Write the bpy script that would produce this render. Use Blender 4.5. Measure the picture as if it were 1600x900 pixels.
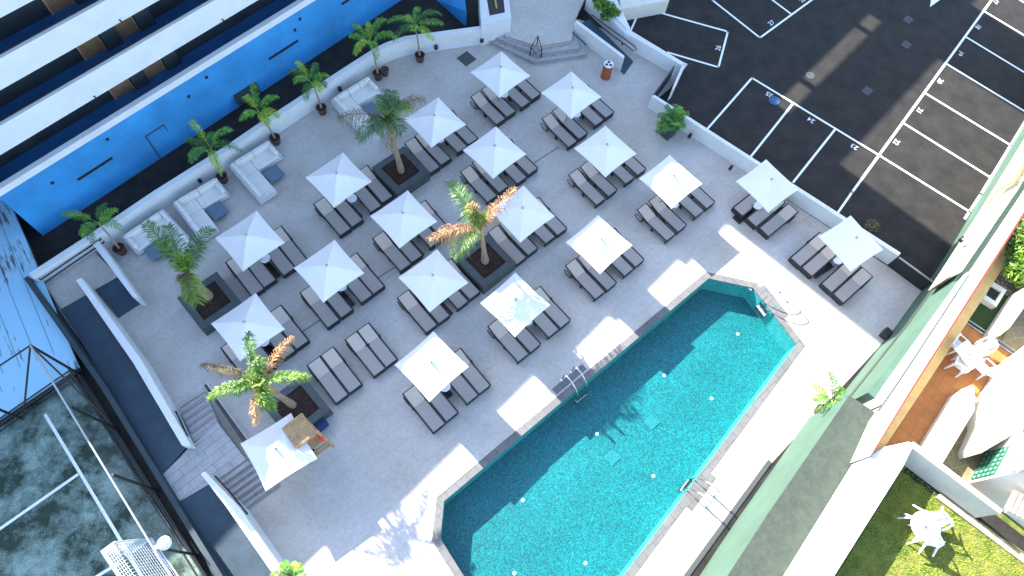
import bpy, bmesh, math, random
from mathutils import Vector, Matrix
from mathutils.geometry import tessellate_polygon
R = math.radians
for o in list(bpy.data.objects): bpy.data.objects.remove(o)
scn = bpy.context.scene
col = scn.collection
# ------------------------------------------------------------------ camera
HC = 27.0                                   # height of the drone above the pool deck
FPX = 1067.0
def _n(v): return v.normalized()
DWN = _n(Vector((732 - 800, 940 - 450, FPX)))            # straight down, in camera axes (x right, y down, z forward)
FWD = _n(Vector((0, 0, 1)) - DWN * DWN.z)
RGT = -DWN.cross(FWD)
if RGT.x < 0: RGT = -RGT
cam_d = bpy.data.cameras.new('camera'); cam = bpy.data.objects.new('camera', cam_d); col.objects.link(cam)
m = Matrix(((RGT.x, -RGT.y, -RGT.z), (FWD.x, -FWD.y, -FWD.z), (-DWN.x, DWN.y, DWN.z)))
cam.matrix_world = Matrix.Translation((0, 0, HC)) @ m.to_4x4()
cam_d.sensor_width = 36.0; cam_d.lens = FPX / 1600 * 36; cam_d.clip_start = 0.1; cam_d.clip_end = 3000
scn.camera = cam
# ------------------------------------------------------------------ light
SUN_AZ, SUN_EL = -37.2, 35.5                # direction the light travels (plan angle), height of the sun
w = bpy.data.worlds.new('World'); scn.world = w; w.use_nodes = True
nt = w.node_tree
sky = nt.nodes.new('ShaderNodeTexSky'); sky.sky_type = 'NISHITA'; sky.sun_disc = False
sky.sun_elevation = R(SUN_EL)
sx, sy = -math.cos(R(SUN_AZ)), -math.sin(R(SUN_AZ))
sky.sun_rotation = math.atan2(sx, sy)
sky.air_density = 1.0; sky.dust_density = 1.0; sky.ozone_density = 1.0
nt.links.new(sky.outputs[0], nt.nodes['Background'].inputs[0]); nt.nodes['Background'].inputs[1].default_value = 0.12
sl = bpy.data.lights.new('sun', 'SUN'); sl.energy = 3.9; sl.angle = R(0.5); sl.color = (1, .93, .82)
so = bpy.data.objects.new('sun', sl); col.objects.link(so)
so.rotation_euler = Vector((-sx * math.cos(R(SUN_EL)), -sy * math.cos(R(SUN_EL)), -math.sin(R(SUN_EL)))).to_track_quat('-Z', 'Y').to_euler()
vs = scn.view_settings; vs.view_transform = 'Standard'; vs.look = 'None'; vs.gamma = 1; vs.use_curve_mapping = False
vs.exposure = 2.48
scn.render.resolution_x = 1600; scn.render.resolution_y = 900
scn.cycles.max_bounces = 8; scn.cycles.transparent_max_bounces = 12
# ------------------------------------------------------------------ measuring: a point of the survey at its true height
def P(x, y, z=0.0):
    v = Vector((x - 800, y - 450, FPX)); t = (HC - z) / v.dot(DWN)
    return (v.dot(RGT) * t, v.dot(FWD) * t)
def P3(x, y, z=0.0): return Vector((*P(x, y, z), z))
def PF(x, y, z=0.0, d=.10):
    """the same point moved d metres off its wall, on the side that faces the deck"""
    p = P3(x, y, z); o = Vector((-p.x, -p.y, 0)).normalized(); return p + o * d
BANG = 53.0                                 # plan angle of the hotel front
TV = Vector((math.cos(R(BANG)), math.sin(R(BANG)), 0)); NV = Vector((TV.y, -TV.x, 0))
FN = -23.45
def on_front(x, y, n=FN):
    v = Vector((x - 800, y - 450, FPX)); d = Vector((v.dot(RGT), v.dot(FWD), -v.dot(DWN)))
    s = n / d.dot(NV); p = d * s
    return p.dot(TV), HC + p.z
def tn(t, n, z=0): return TV * t + NV * n + Vector((0, 0, z))
# ------------------------------------------------------------------ materials
MATS = {}
def mat(name, c, rough=.7, var=0.0, scale=4.0, bump=0.0, bscale=30.0, c2=None, metal=0.0, spec=.5, fine=0.0):
    if name in MATS: return MATS[name]
    M = bpy.data.materials.new(name); M.use_nodes = True; t = M.node_tree; b = t.nodes['Principled BSDF']
    b.inputs['Roughness'].default_value = rough; b.inputs['Metallic'].default_value = metal
    b.inputs['Specular IOR Level'].default_value = spec
    b.inputs['Base Color'].default_value = (*c, 1)
    tc = t.nodes.new('ShaderNodeTexCoord')
    if var or c2:
        n = t.nodes.new('ShaderNodeTexNoise'); n.inputs['Scale'].default_value = scale; n.inputs['Detail'].default_value = 6; n.inputs['Roughness'].default_value = .65
        t.links.new(tc.outputs['Object'], n.inputs['Vector'])
        r = t.nodes.new('ShaderNodeValToRGB')
        lo = tuple(x * (1 - var) for x in c); hi = c2 if c2 else tuple(min(1, x * (1 + var)) for x in c)
        r.color_ramp.elements[0].position = .35; r.color_ramp.elements[1].position = .65
        r.color_ramp.elements[0].color = (*lo, 1); r.color_ramp.elements[1].color = (*hi, 1)
        t.links.new(n.outputs[0], r.inputs[0]); out = r.outputs[0]
        if fine:
            n2 = t.nodes.new('ShaderNodeTexNoise'); n2.inputs['Scale'].default_value = scale * 14; n2.inputs['Detail'].default_value = 3
            t.links.new(tc.outputs['Object'], n2.inputs['Vector'])
            mx = t.nodes.new('ShaderNodeMix'); mx.data_type = 'RGBA'; mx.blend_type = 'MULTIPLY'; mx.inputs[0].default_value = 1
            r2 = t.nodes.new('ShaderNodeValToRGB'); r2.color_ramp.elements[0].position = .3; r2.color_ramp.elements[1].position = .7
            r2.color_ramp.elements[0].color = (1 - fine,) * 3 + (1,); r2.color_ramp.elements[1].color = (1, 1, 1, 1)
            t.links.new(n2.outputs[0], r2.inputs[0]); t.links.new(out, mx.inputs[6]); t.links.new(r2.outputs[0], mx.inputs[7]); out = mx.outputs[2]
        t.links.new(out, b.inputs['Base Color'])
    if bump:
        n = t.nodes.new('ShaderNodeTexNoise'); n.inputs['Scale'].default_value = bscale; n.inputs['Detail'].default_value = 4
        t.links.new(tc.outputs['Object'], n.inputs['Vector'])
        bp = t.nodes.new('ShaderNodeBump'); bp.inputs['Strength'].default_value = bump; bp.inputs['Distance'].default_value = .03
        t.links.new(n.outputs[0], bp.inputs['Height']); t.links.new(bp.outputs[0], b.inputs['Normal'])
    MATS[name] = M
    return M
def brickify(M, ang, bw, rh, mortar, c1, c2, cm, wear=.25, rough=.75, off=.5, wscale=.35, tint=None):
    """laid pavers: brick pattern turned to the deck's own angle, multiplied by soft wear"""
    t = M.node_tree; b = t.nodes['Principled BSDF']; b.inputs['Roughness'].default_value = rough
    tc = t.nodes.new('ShaderNodeTexCoord'); mp = t.nodes.new('ShaderNodeMapping'); mp.inputs['Rotation'].default_value = (0, 0, R(-ang))
    t.links.new(tc.outputs['Object'], mp.inputs[0])
    br = t.nodes.new('ShaderNodeTexBrick'); br.offset = off; br.inputs['Scale'].default_value = 1
    br.inputs['Brick Width'].default_value = bw; br.inputs['Row Height'].default_value = rh; br.inputs['Mortar Size'].default_value = mortar
    br.inputs['Mortar Smooth'].default_value = .1; br.inputs['Bias'].default_value = 0
    br.inputs['Color1'].default_value = (*c1, 1); br.inputs['Color2'].default_value = (*c2, 1); br.inputs['Mortar'].default_value = (*cm, 1)
    t.links.new(mp.outputs[0], br.inputs['Vector'])
    out = br.outputs[0]
    for sc, lo, det in ((wscale, 1 - wear, 5), (6.0, .86, 6), (45.0, .86, 2)):
        n = t.nodes.new('ShaderNodeTexNoise'); n.inputs['Scale'].default_value = sc; n.inputs['Detail'].default_value = det; n.inputs['Roughness'].default_value = .65
        t.links.new(tc.outputs['Object'], n.inputs['Vector'])
        r = t.nodes.new('ShaderNodeValToRGB'); r.color_ramp.elements[0].position = .36; r.color_ramp.elements[1].position = .64
        lc = tuple(lo * k for k in (tint if (tint and sc == wscale) else (1, 1, 1)))
        r.color_ramp.elements[0].color = (*lc, 1); r.color_ramp.elements[1].color = (1, 1, 1, 1)
        mx = t.nodes.new('ShaderNodeMix'); mx.data_type = 'RGBA'; mx.blend_type = 'MULTIPLY'; mx.inputs[0].default_value = 1
        t.links.new(n.outputs[0], r.inputs[0]); t.links.new(out, mx.inputs[6]); t.links.new(r.outputs[0], mx.inputs[7]); out = mx.outputs[2]
    t.links.new(out, b.inputs['Base Color'])
    return M
ROW = 49.4                                  # plan angle of the deck's rows
m_deck = brickify(mat('deck_pavers', (.4,) * 3), ROW, 1.2, .6, .006, (.515, .49, .465), (.55, .522, .495), (.41, .395, .375), wear=.2, tint=(1.05, 1.0, .92))
m_step = brickify(mat('step_pavers', (.4,) * 3), ROW, 1.0, .33, .012, (.40, .40, .41), (.44, .44, .45), (.24, .24, .25), wear=.15)
m_coping = brickify(mat('coping_stone', (.3,) * 3), ROW - 1, .5, .5, .012, (.135, .138, .142), (.16, .162, .165), (.085, .085, .088), wear=.2)
m_terra = brickify(mat('terracotta_tile', (.3,) * 3), 57, .45, .45, .012, (.45, .17, .04), (.50, .20, .05), (.38, .14, .045), wear=.3, off=0)
m_patio = brickify(mat('patio_stone', (.3,) * 3), 20, .55, .4, .02, (.27, .20, .10), (.31, .24, .13), (.36, .30, .17), wear=.45)
m_asph = mat('asphalt', (.007, .0066, .007), .85, .45, 1.1, .3, 60, c2=(.022, .0195, .017), fine=.4)
m_white = mat('white_render', (.63, .645, .65), .75, .05, 1.2, .15, 40)
m_whitew = mat('cream_render', (.62, .60, .53), .75, .06, 1.2, .15, 40)
m_house = mat('house_render', (.58, .56, .50), .75, .05, 1.0, .15, 40)
m_blue = mat('shade_blue_render', (.028, .235, .52), .75, .18, .45, .1, 30)  # white wall; the blue of its shade is put into the base colour
m_bluefloor = mat('blue_floor', (.025, .13, .32), .7, .15, 1.0)  # even deep blue of the gallery floors
m_ramp = mat('ramp_coating', (.036, .066, .098), .8, .15, 1.5, .2, 80, fine=.3)
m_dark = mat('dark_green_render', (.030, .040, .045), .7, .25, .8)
m_door = mat('door_wood', (.30, .17, .085), .5, .2, 3)
m_doorf = mat('door_frame', (.42, .27, .15), .5)
m_grey = mat('planter_grey', (.045, .058, .062), .6, .2, 3, .1, 40)
m_soil = mat('soil', (.028, .013, .009), .95, .5, 8, .6, 40)
m_canvas = mat('white_canvas', (.66, .65, .64), .9, .02, 2)
m_alu = mat('grey_metal', (.35, .36, .38), .4, metal=.6)
m_steel = mat('steel', (.62, .63, .65), .22, metal=1)
m_black = mat('black_plastic', (.016, .016, .018), .5)
m_mesh = mat('dark_mesh_panel', (.020, .020, .024), .7, .2, 40)
m_sling = mat('grey_sling', (.335, .305, .285), .8, .06, 30, fine=.2)
m_slingb = mat('taupe_sling', (.50, .43, .37), .8, .06, 30, fine=.2)
m_cush = mat('pale_cushion', (.66, .645, .615), .9, .05, 3, .1, 12)
m_sofaf = mat('sofa_frame', (.55, .58, .60), .7)
m_pouf = mat('blue_grey_pouf', (.10, .15, .21), .8, .1, 6)
m_wood = mat('teak', (.40, .25, .12), .6, .25, 5)
m_red = mat('red_buoy', (.75, .05, .02), .45)
m_navy = mat('navy_fabric', (.01, .025, .11), .8)
m_terrapot = mat('brown_pot', (.075, .042, .036), .6, .2, 6)
m_rust = mat('corten', (.30, .085, .03), .8, .3, 5)
m_trunk = mat('palm_trunk', (.27, .20, .145), .9, .3, 9, .4, 25)
m_shaft = mat('palm_crownshaft', (.34, .23, .06), .6, .25, 6)
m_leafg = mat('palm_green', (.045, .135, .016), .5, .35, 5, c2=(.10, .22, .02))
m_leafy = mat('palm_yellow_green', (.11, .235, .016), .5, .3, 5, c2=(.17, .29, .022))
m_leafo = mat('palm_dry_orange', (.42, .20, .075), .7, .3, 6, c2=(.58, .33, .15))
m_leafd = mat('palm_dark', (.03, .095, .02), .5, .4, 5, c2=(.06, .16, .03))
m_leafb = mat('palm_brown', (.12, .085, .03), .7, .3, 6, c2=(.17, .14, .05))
m_green = mat('green_painted_wall', (.050, .102, .076), .8, .10, .8, .15, 30, fine=.08)
m_greentop = mat('weathered_green_top', (.034, .050, .038), .85, .14, 3.5, .6, 9, c2=(.045, .062, .049), fine=.3)
m_stone = mat('rough_stone', (.38, .30, .19), .9, .4, 5, .8, 14, c2=(.55, .48, .34))
m_redline = mat('red_tile_edge', (.20, .03, .014), .7)
m_yellow = mat('ochre_render', (.70, .46, .17), .8, .1, 2)
m_plastic = mat('white_plastic', (.66, .68, .71), .35)
m_grass = mat('grass_blade', (.15, .27, .012), .7, .3, 2.2, c2=(.29, .37, .022))
m_soilgrass = mat('lawn_soil', (.075, .14, .010), .95, .4, 1.6, c2=(.19, .17, .04))
m_agreen = mat('artificial_grass', (.02, .05, .008), .95, .3, 30, .5, 90)
m_gravel = mat('gravel', (.12, .085, .055), .95, .55, 24, .8, 40, c2=(.30, .24, .17))
m_glass = mat('dark_glass', (.02, .03, .03), .1)
m_greenglass = mat('green_window', (.16, .42, .27), .25, .3, 5)
m_iron = mat('dark_green_iron', (.02, .10, .065), .5)
m_kerb = mat('kerb_stone', (.36, .30, .20), .9, .3, 5, .4, 20)
m_nosing = mat('step_nosing', (.22, .185, .165), .8, .2, 6)
m_lightroof = mat('painted_roof', (.30, .55, .78), .7, .06, .6)  # white paint; the pale blue of its shade is put into the colour
m_paint = mat('line_paint', (.74, .77, .79), .7, .08, 9)
m_num = mat('number_paint', (.62, .66, .7), .8, .2, 14)
m_pipe = mat('yellow_pipe', (.6, .40, .06), .5)
m_tileor = mat('roof_tile', (.55, .42, .30), .8, .25, 5)
m_bluec = mat('blue_cover', (.02, .07, .17), .6)
m_grate = mat('iron_grate', (.05, .055, .06), .6, .2, 20)
# roof: peeling streaks along the sheet direction
def streak_roof():
    t = m_lightroof.node_tree; b = t.nodes['Principled BSDF']; tc = t.nodes.new('ShaderNodeTexCoord')
    mp = t.nodes.new('ShaderNodeMapping'); mp.inputs['Rotation'].default_value = (0, 0, R(50)); 
    m2 = t.nodes.new('ShaderNodeMapping'); m2.inputs['Scale'].default_value = (.35, 4.0, 1)
    n = t.nodes.new('ShaderNodeTexNoise'); n.inputs['Scale'].default_value = 1.6; n.inputs['Detail'].default_value = 9; n.inputs['Roughness'].default_value = .72
    t.links.new(tc.outputs['Object'], mp.inputs[0]); t.links.new(mp.outputs[0], m2.inputs[0]); t.links.new(m2.outputs[0], n.inputs['Vector'])
    n2 = t.nodes.new('ShaderNodeTexNoise'); n2.inputs['Scale'].default_value = .45; n2.inputs['Detail'].default_value = 3
    t.links.new(tc.outputs['Object'], n2.inputs['Vector'])
    ad = t.nodes.new('ShaderNodeMath'); ad.operation = 'ADD'; t.links.new(n.outputs[0], ad.inputs[0]); t.links.new(n2.outputs[0], ad.inputs[1])
    r = t.nodes.new('ShaderNodeValToRGB'); e = r.color_ramp.elements
    e[0].position = .84; e[0].color = (.09, .11, .12, 1); e[1].position = .91; e[1].color = (.34, .56, .70, 1)
    r.color_ramp.elements.new(1.0).color = (.30, .56, .74, 1)
    dv = t.nodes.new('ShaderNodeMath'); dv.operation = 'MULTIPLY'; dv.inputs[1].default_value = 1.0
    t.links.new(ad.outputs[0], dv.inputs[0]); t.links.new(dv.outputs[0], r.inputs[0]); t.links.new(r.outputs[0], b.inputs['Base Color'])
streak_roof()
# turf of the court
def turf():
    M = mat('court_turf', (.05, .09, .06), .95); t = M.node_tree; b = t.nodes['Principled BSDF']; tc = t.nodes.new('ShaderNodeTexCoord')
    a = t.nodes.new('ShaderNodeTexNoise'); a.inputs['Scale'].default_value = .75; a.inputs['Detail'].default_value = 10; a.inputs['Roughness'].default_value = .72
    r = t.nodes.new('ShaderNodeValToRGB'); e = r.color_ramp.elements
    e[0].position = .42; e[0].color = (.022, .045, .030, 1); e[1].position = .62; e[1].color = (.24, .34, .31, 1)
    n2 = t.nodes.new('ShaderNodeTexNoise'); n2.inputs['Scale'].default_value = 26; n2.inputs['Detail'].default_value = 4
    r2 = t.nodes.new('ShaderNodeValToRGB'); r2.color_ramp.elements[0].position = .32; r2.color_ramp.elements[0].color = (.45, .5, .5, 1); r2.color_ramp.elements[1].position = .68; r2.color_ramp.elements[1].color = (1.3, 1.25, 1.2, 1)
    mx = t.nodes.new('ShaderNodeMix'); mx.data_type = 'RGBA'; mx.blend_type = 'MULTIPLY'; mx.inputs[0].default_value = 1
    for n in (a, n2): t.links.new(tc.outputs['Object'], n.inputs['Vector'])
    t.links.new(a.outputs[0], r.inputs[0]); t.links.new(n2.outputs[0], r2.inputs[0]); t.links.new(r.outputs[0], mx.inputs[6]); t.links.new(r2.outputs[0], mx.inputs[7])
    t.links.new(mx.outputs[2], b.inputs['Base Color'])
    return M
m_turf = turf()
# pool mosaic, tile tones doubling as ripple sparkle, and water
def mosaic(name, base, dark, light):
    M = mat(name, base, .5); t = M.node_tree; b = t.nodes['Principled BSDF']; tc = t.nodes.new('ShaderNodeTexCoord')
    v = t.nodes.new('ShaderNodeTexVoronoi'); v.inputs['Scale'].default_value = 26; v.distance = 'CHEBYCHEV'; v.inputs['Randomness'].default_value = .55
    sp = t.nodes.new('ShaderNodeSeparateColor'); r = t.nodes.new('ShaderNodeValToRGB')
    e = r.color_ramp.elements; e[0].color = (*dark, 1); e[1].color = (*light, 1); e[0].position = .0; e[1].position = 1.0
    e2 = r.color_ramp.elements.new(.5); e2.color = (*base, 1)
    t.links.new(tc.outputs['Object'], v.inputs['Vector']); t.links.new(v.outputs['Color'], sp.inputs[0]); t.links.new(sp.outputs[0], r.inputs[0])
    n = t.nodes.new('ShaderNodeTexNoise'); n.inputs['Scale'].default_value = .5; n.inputs['Detail'].default_value = 4
    r2 = t.nodes.new('ShaderNodeValToRGB'); r2.color_ramp.elements[0].color = (.82, .82, .82, 1); r2.color_ramp.elements[0].position = .35; r2.color_ramp.elements[1].position = .65
    mx = t.nodes.new('ShaderNodeMix'); mx.data_type = 'RGBA'; mx.blend_type = 'MULTIPLY'; mx.inputs[0].default_value = 1
    t.links.new(tc.outputs['Object'], n.inputs['Vector']); t.links.new(n.outputs[0], r2.inputs[0]); t.links.new(r.outputs[0], mx.inputs[6]); t.links.new(r2.outputs[0], mx.inputs[7])
    t.links.new(mx.outputs[2], b.inputs['Base Color'])
    return M
m_mosaic = mosaic('pool_mosaic', (.0, .118, .132), (.0, .068, .08), (.002, .22, .23))
m_mosaicw = mosaic('pool_wall_mosaic', (.03, .30, .30), (.01, .20, .21), (.10, .46, .44))
def water_mat():
    M = bpy.data.materials.new('pool_water'); M.use_nodes = True; t = M.node_tree; t.nodes.remove(t.nodes['Principled BSDF'])
    out = t.nodes['Material Output']; tr = t.nodes.new('ShaderNodeBsdfTransparent'); tr.inputs[0].default_value = (.80, .97, .98, 1)
    gl = t.nodes.new('ShaderNodeBsdfGlossy'); gl.inputs['Roughness'].default_value = .06
    fr = t.nodes.new('ShaderNodeLayerWeight'); fr.inputs[0].default_value = .5
    pw = t.nodes.new('ShaderNodeMath'); pw.operation = 'POWER'; pw.inputs[1].default_value = 4
    ml = t.nodes.new('ShaderNodeMath'); ml.operation = 'MULTIPLY_ADD'; ml.inputs[1].default_value = .3; ml.inputs[2].default_value = .015
    mx = t.nodes.new('ShaderNodeMixShader'); tc = t.nodes.new('ShaderNodeTexCoord')
    n = t.nodes.new('ShaderNodeTexNoise'); n.inputs['Scale'].default_value = 7; n.inputs['Detail'].default_value = 5
    bp = t.nodes.new('ShaderNodeBump'); bp.inputs['Strength'].default_value = .5; bp.inputs['Distance'].default_value = .04
    t.links.new(tc.outputs['Object'], n.inputs['Vector']); t.links.new(n.outputs[0], bp.inputs['Height'])
    t.links.new(bp.outputs[0], gl.inputs['Normal']); t.links.new(bp.outputs[0], fr.inputs['Normal']); t.links.new(fr.outputs['Facing'], pw.inputs[0]); t.links.new(pw.outputs[0], ml.inputs[0])
    t.links.new(ml.outputs[0], mx.inputs[0]); t.links.new(tr.outputs[0], mx.inputs[1]); t.links.new(gl.outputs[0], mx.inputs[2]); t.links.new(mx.outputs[0], out.inputs[0])
    return M
m_water = water_mat()
# ------------------------------------------------------------------ mesh builder
class MB:
    def __init__(s): s.v = []; s.f = []
    def add(s, vs, fs):
        k = len(s.v); s.v += [tuple(x) for x in vs]; s.f += [tuple(k + i for i in f) for f in fs]; return s
    def prism(s, pts, z0, z1):
        """closed polygon of plan points; z0/z1 numbers or lists"""
        n = len(pts); a = z0 if isinstance(z0, (list, tuple)) else [z0] * n; b = z1 if isinstance(z1, (list, tuple)) else [z1] * n
        vs = [(p[0], p[1], a[i]) for i, p in enumerate(pts)] + [(p[0], p[1], b[i]) for i, p in enumerate(pts)]
        tri = tessellate_polygon([[Vector((p[0], p[1], 0)) for p in pts]])
        ar = sum(pts[i][0] * pts[(i + 1) % n][1] - pts[(i + 1) % n][0] * pts[i][1] for i in range(n))
        fs = []
        for tfc in tri:
            x = [pts[i] for i in tfc]
            o = (x[1][0] - x[0][0]) * (x[2][1] - x[0][1]) - (x[2][0] - x[0][0]) * (x[1][1] - x[0][1])
            q = tfc if o > 0 else tfc[::-1]
            fs.append(tuple(i + n for i in q)); fs.append(tuple(q[::-1]))
        for i in range(n):
            j = (i + 1) % n
            fs.append((i, j, j + n, i + n) if ar > 0 else (j, i, i + n, j + n))
        return s.add(vs, fs)
    def sheet(s, polys, z):
        """flat sheet with holes"""
        loops = [[Vector((p[0], p[1], 0)) for p in L] for L in polys]; allp = [p for L in loops for p in L]
        fs = []
        for tfc in tessellate_polygon(loops):
            x = [allp[i] for i in tfc]
            o = (x[1] - x[0]).cross(x[2] - x[0]).z
            fs.append(tuple(tfc) if o > 0 else tuple(tfc[::-1]))
        return s.add([(p.x, p.y, z) for p in allp], fs)
    def box(s, c, sz, ang=0.0, M=None):
        x, y, z = sz[0] / 2, sz[1] / 2, sz[2] / 2; ca, sa = math.cos(ang), math.sin(ang)
        vs = []
        for dz in (-z, z):
            for dx, dy in ((-x, -y), (x, -y), (x, y), (-x, y)):
                q = Vector((c[0] + dx * ca - dy * sa, c[1] + dx * sa + dy * ca, c[2] + dz))
                vs.append(M @ q if M else q)
        return s.add(vs, [(3, 2, 1, 0), (4, 5, 6, 7), (0, 1, 5, 4), (1, 2, 6, 5), (2, 3, 7, 6), (3, 0, 4, 7)])
    def bar(s, a, b, wd, ht=None, up=Vector((0, 0, 1))):
        a = Vector(a); b = Vector(b); ht = ht or wd; d = (b - a).normalized()
        if abs(d.dot(up)) > .98: up = Vector((1, 0, 0))
        x = d.cross(up).normalized() * wd / 2; y = x.cross(d).normalized() * ht / 2
        vs = [a - x - y, a + x - y, a + x + y, a - x + y, b - x - y, b + x - y, b + x + y, b - x + y]
        return s.add(vs, [(0, 1, 2, 3)[::-1], (4, 5, 6, 7), (0, 1, 5, 4), (1, 2, 6, 5), (2, 3, 7, 6), (3, 0, 4, 7)][0:6])
    def tube(s, pts, r, n=8, r2=None):
        pts = [Vector(p) for p in pts]; L = len(pts); rings = []; k = len(s.v)
        for i, p in enumerate(pts):
            d = (pts[min(i + 1, L - 1)] - pts[max(i - 1, 0)]).normalized(); u = Vector((0, 0, 1)) if abs(d.z) < .95 else Vector((1, 0, 0))
            x = d.cross(u).normalized(); y = x.cross(d); rr = (r[i] if isinstance(r, (list, tuple)) else r)
            s.v += [tuple(p + (x * math.cos(2 * math.pi * j / n) + y * math.sin(2 * math.pi * j / n)) * rr) for j in range(n)]
        for i in range(L - 1):
            for j in range(n):
                j2 = (j + 1) % n; s.f.append((k + i * n + j, k + i * n + j2, k + (i + 1) * n + j2, k + (i + 1) * n + j))
        s.f.append(tuple(k + j for j in range(n))[::-1]); s.f.append(tuple(k + (L - 1) * n + j for j in range(n)))
        return s
    def lathe(s, prof, n=20, c=(0, 0, 0)):
        k = len(s.v)
        for r, z in prof:
            s.v += [(c[0] + r * math.cos(2 * math.pi * j / n), c[1] + r * math.sin(2 * math.pi * j / n), c[2] + z) for j in range(n)]
        for i in range(len(prof) - 1):
            for j in range(n):
                j2 = (j + 1) % n; s.f.append((k + i * n + j, k + i * n + j2, k + (i + 1) * n + j2, k + (i + 1) * n + j))
        s.f.append(tuple(k + j for j in range(n))[::-1]); s.f.append(tuple(k + (len(prof) - 1) * n + j for j in range(n)))
        return s
    def build(s, name, material, parent=None, smooth=False, bevel=0.0):
        me = bpy.data.meshes.new(name); me.from_pydata([tuple(x) for x in s.v], [], s.f); me.update()
        if smooth:
            for p in me.polygons: p.use_smooth = True
        me.materials.append(material)
        o = bpy.data.objects.new(name, me); col.objects.link(o)
        if bevel:
            b = o.modifiers.new('bevel', 'BEVEL'); b.width = bevel; b.segments = 2; b.limit_method = 'ANGLE'
        if parent is not None:
            o.parent = parent
            if parent.get('_w') and not parent.get('_l'): o.matrix_parent_inverse = Matrix.Translation(-Vector(parent.location))
        return o
def tag(o, label, cat, group=None):
    o['label'] = label; o['category'] = cat
    if group: o['group'] = group
    return o
def thing(name, label, cat, loc, group=None, rz=0.0, local=False):
    o = bpy.data.objects.new(name, None); col.objects.link(o); o.location = loc; o.rotation_euler = (0, 0, rz); o.empty_display_size = .3
    o['_w'] = 1
    if local: o['_l'] = 1
    return tag(o, label, cat, group)
def structure(o): o['kind'] = 'structure'; return o
def kids(o): return [c for c in bpy.data.objects if c.parent is o]
KID = {}
def copy_tree(o, parent=None):
    c = o.copy(); col.objects.link(c)
    if parent is not None: c.parent = parent
    if o.name not in KID: KID[o.name] = kids(o)
    for ch in KID[o.name]: copy_tree(ch, c)
    return c
def wallpts(pts, th):
    """thicken a polyline (plan) to its left by th"""
    out = []
    L = len(pts); pts = [Vector((p[0], p[1])) for p in pts]
    for i in range(L):
        d1 = (pts[i] - pts[i - 1]).normalized() if i else (pts[1] - pts[0]).normalized()
        d2 = (pts[i + 1] - pts[i]).normalized() if i < L - 1 else d1
        n1 = Vector((-d1.y, d1.x)); n2 = Vector((-d2.y, d2.x)); nn = (n1 + n2).normalized(); k = th / max(.3, nn.dot(n1))
        out.append(pts[i] + nn * k)
    return [tuple(p) for p in pts] + [tuple(p) for p in out[::-1]]
rng = random.Random(7)
# ================================================================== the setting
# pool outline (outer edge of the coping) in plan
POOL = [P(682, 777), P(1103, 425), P(1182, 442), P(1258, 540), P(990, 901), P(900, 1022), P(815, 1062), P(712, 905), P(675, 845)]
def inset(poly, d):
    n = len(poly); out = []; ar = sum(poly[i][0] * poly[(i + 1) % n][1] - poly[(i + 1) % n][0] * poly[i][1] for i in range(n))
    sg = 1 if ar > 0 else -1
    for i in range(n):
        a = Vector(poly[i - 1]); b = Vector(poly[i]); c = Vector(poly[(i + 1) % n])
        d1 = (b - a).normalized(); d2 = (c - b).normalized(); n1 = Vector((-d1.y, d1.x)) * sg; n2 = Vector((-d2.y, d2.x)) * sg
        nn = (n1 + n2).normalized(); out.append(tuple(b + nn * d / max(.3, nn.dot(n1))))
    return out
INNER = inset(POOL, .30); CUT = inset(POOL, .02)
g = MB().sheet([[(-260, -240), (300, -240), (300, 320), (-260, 320)], CUT], -.004); structure(g.build('ground', m_asph))
deck = [P(43, 432), P(133, 376), P(240, 304), P(400, 201), P(510, 129), P(600, 75), P(633, 62), P(753, 45), P(800, 34), P(905, 30), P(1075, 100), P(1046, 139), P(1012, 166),
        P(1015, 170), P(1390, 418), P(1440, 455), P(1387, 527), P(1207, 722), P(1078, 900), P(950, 1080), P(880, 1200), P(480, 1200), P(340, 892), P(163, 600)]
g = MB().sheet([deck, CUT], .002); structure(g.build('pool_deck', m_deck))
# swimming pool
pool = thing('swimming_pool', 'turquoise mosaic swimming pool with cut corners and a grey stone coping', 'swimming pool', (*P(960, 660), 0))
g = MB(); n = len(POOL)
for i in range(n):
    j = (i + 1) % n; a, b, c, d = POOL[i], POOL[j], INNER[j], INNER[i]
    g.add([(*a, .02), (*b, .02), (*c, .02), (*d, .02), (*a, -.06), (*b, -.06), (*c, -.06), (*d, -.06)], [(0, 1, 2, 3), (3, 2, 6, 7), (0, 4, 5, 1)])
for c, dr in (((893, 596), (52, -44)), ((1206, 473), (76, 98)), ((1091, 765), (40, -54))):     # the widened slabs at the ladders
    a = Vector(P(*c)); u = (Vector(P(c[0] + dr[0], c[1] + dr[1])) - a).normalized(); ctr = Vector(P(966, 660)); q = Vector((u.y, -u.x))
    if q.dot(ctr - a) > 0: q = -q
    s = [a - u * .85 - q * .02, a + u * .85 - q * .02, a + u * .85 + q * .27, a - u * .85 + q * .27]
    g.prism([tuple(x) for x in s], -.03, .017)
g.build('coping', m_coping, pool)
WD = -1.1
g = MB(); W = inset(POOL, .30)
for i in range(n):
    j = (i + 1) % n; g.add([(*W[i], -.061), (*W[j], -.061), (*W[j], WD), (*W[i], WD)], [(0, 1, 2, 3)])
g.build('side_wall', m_mosaicw, pool)
g = MB().sheet([inset(POOL, .28)], WD + .003); g.build('floor', m_mosaic, pool)
for x, y in ((1153, 522), (1038, 587), (933, 678), (1021, 744), (817, 782), (915, 880), (1112, 623), (804, 896)):
    g = MB().lathe([(.075, 0), (.075, .02), (.045, .035)], 12, (*P(x, y, WD), WD)); g.build('floor_inlet', m_plastic, pool)
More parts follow.
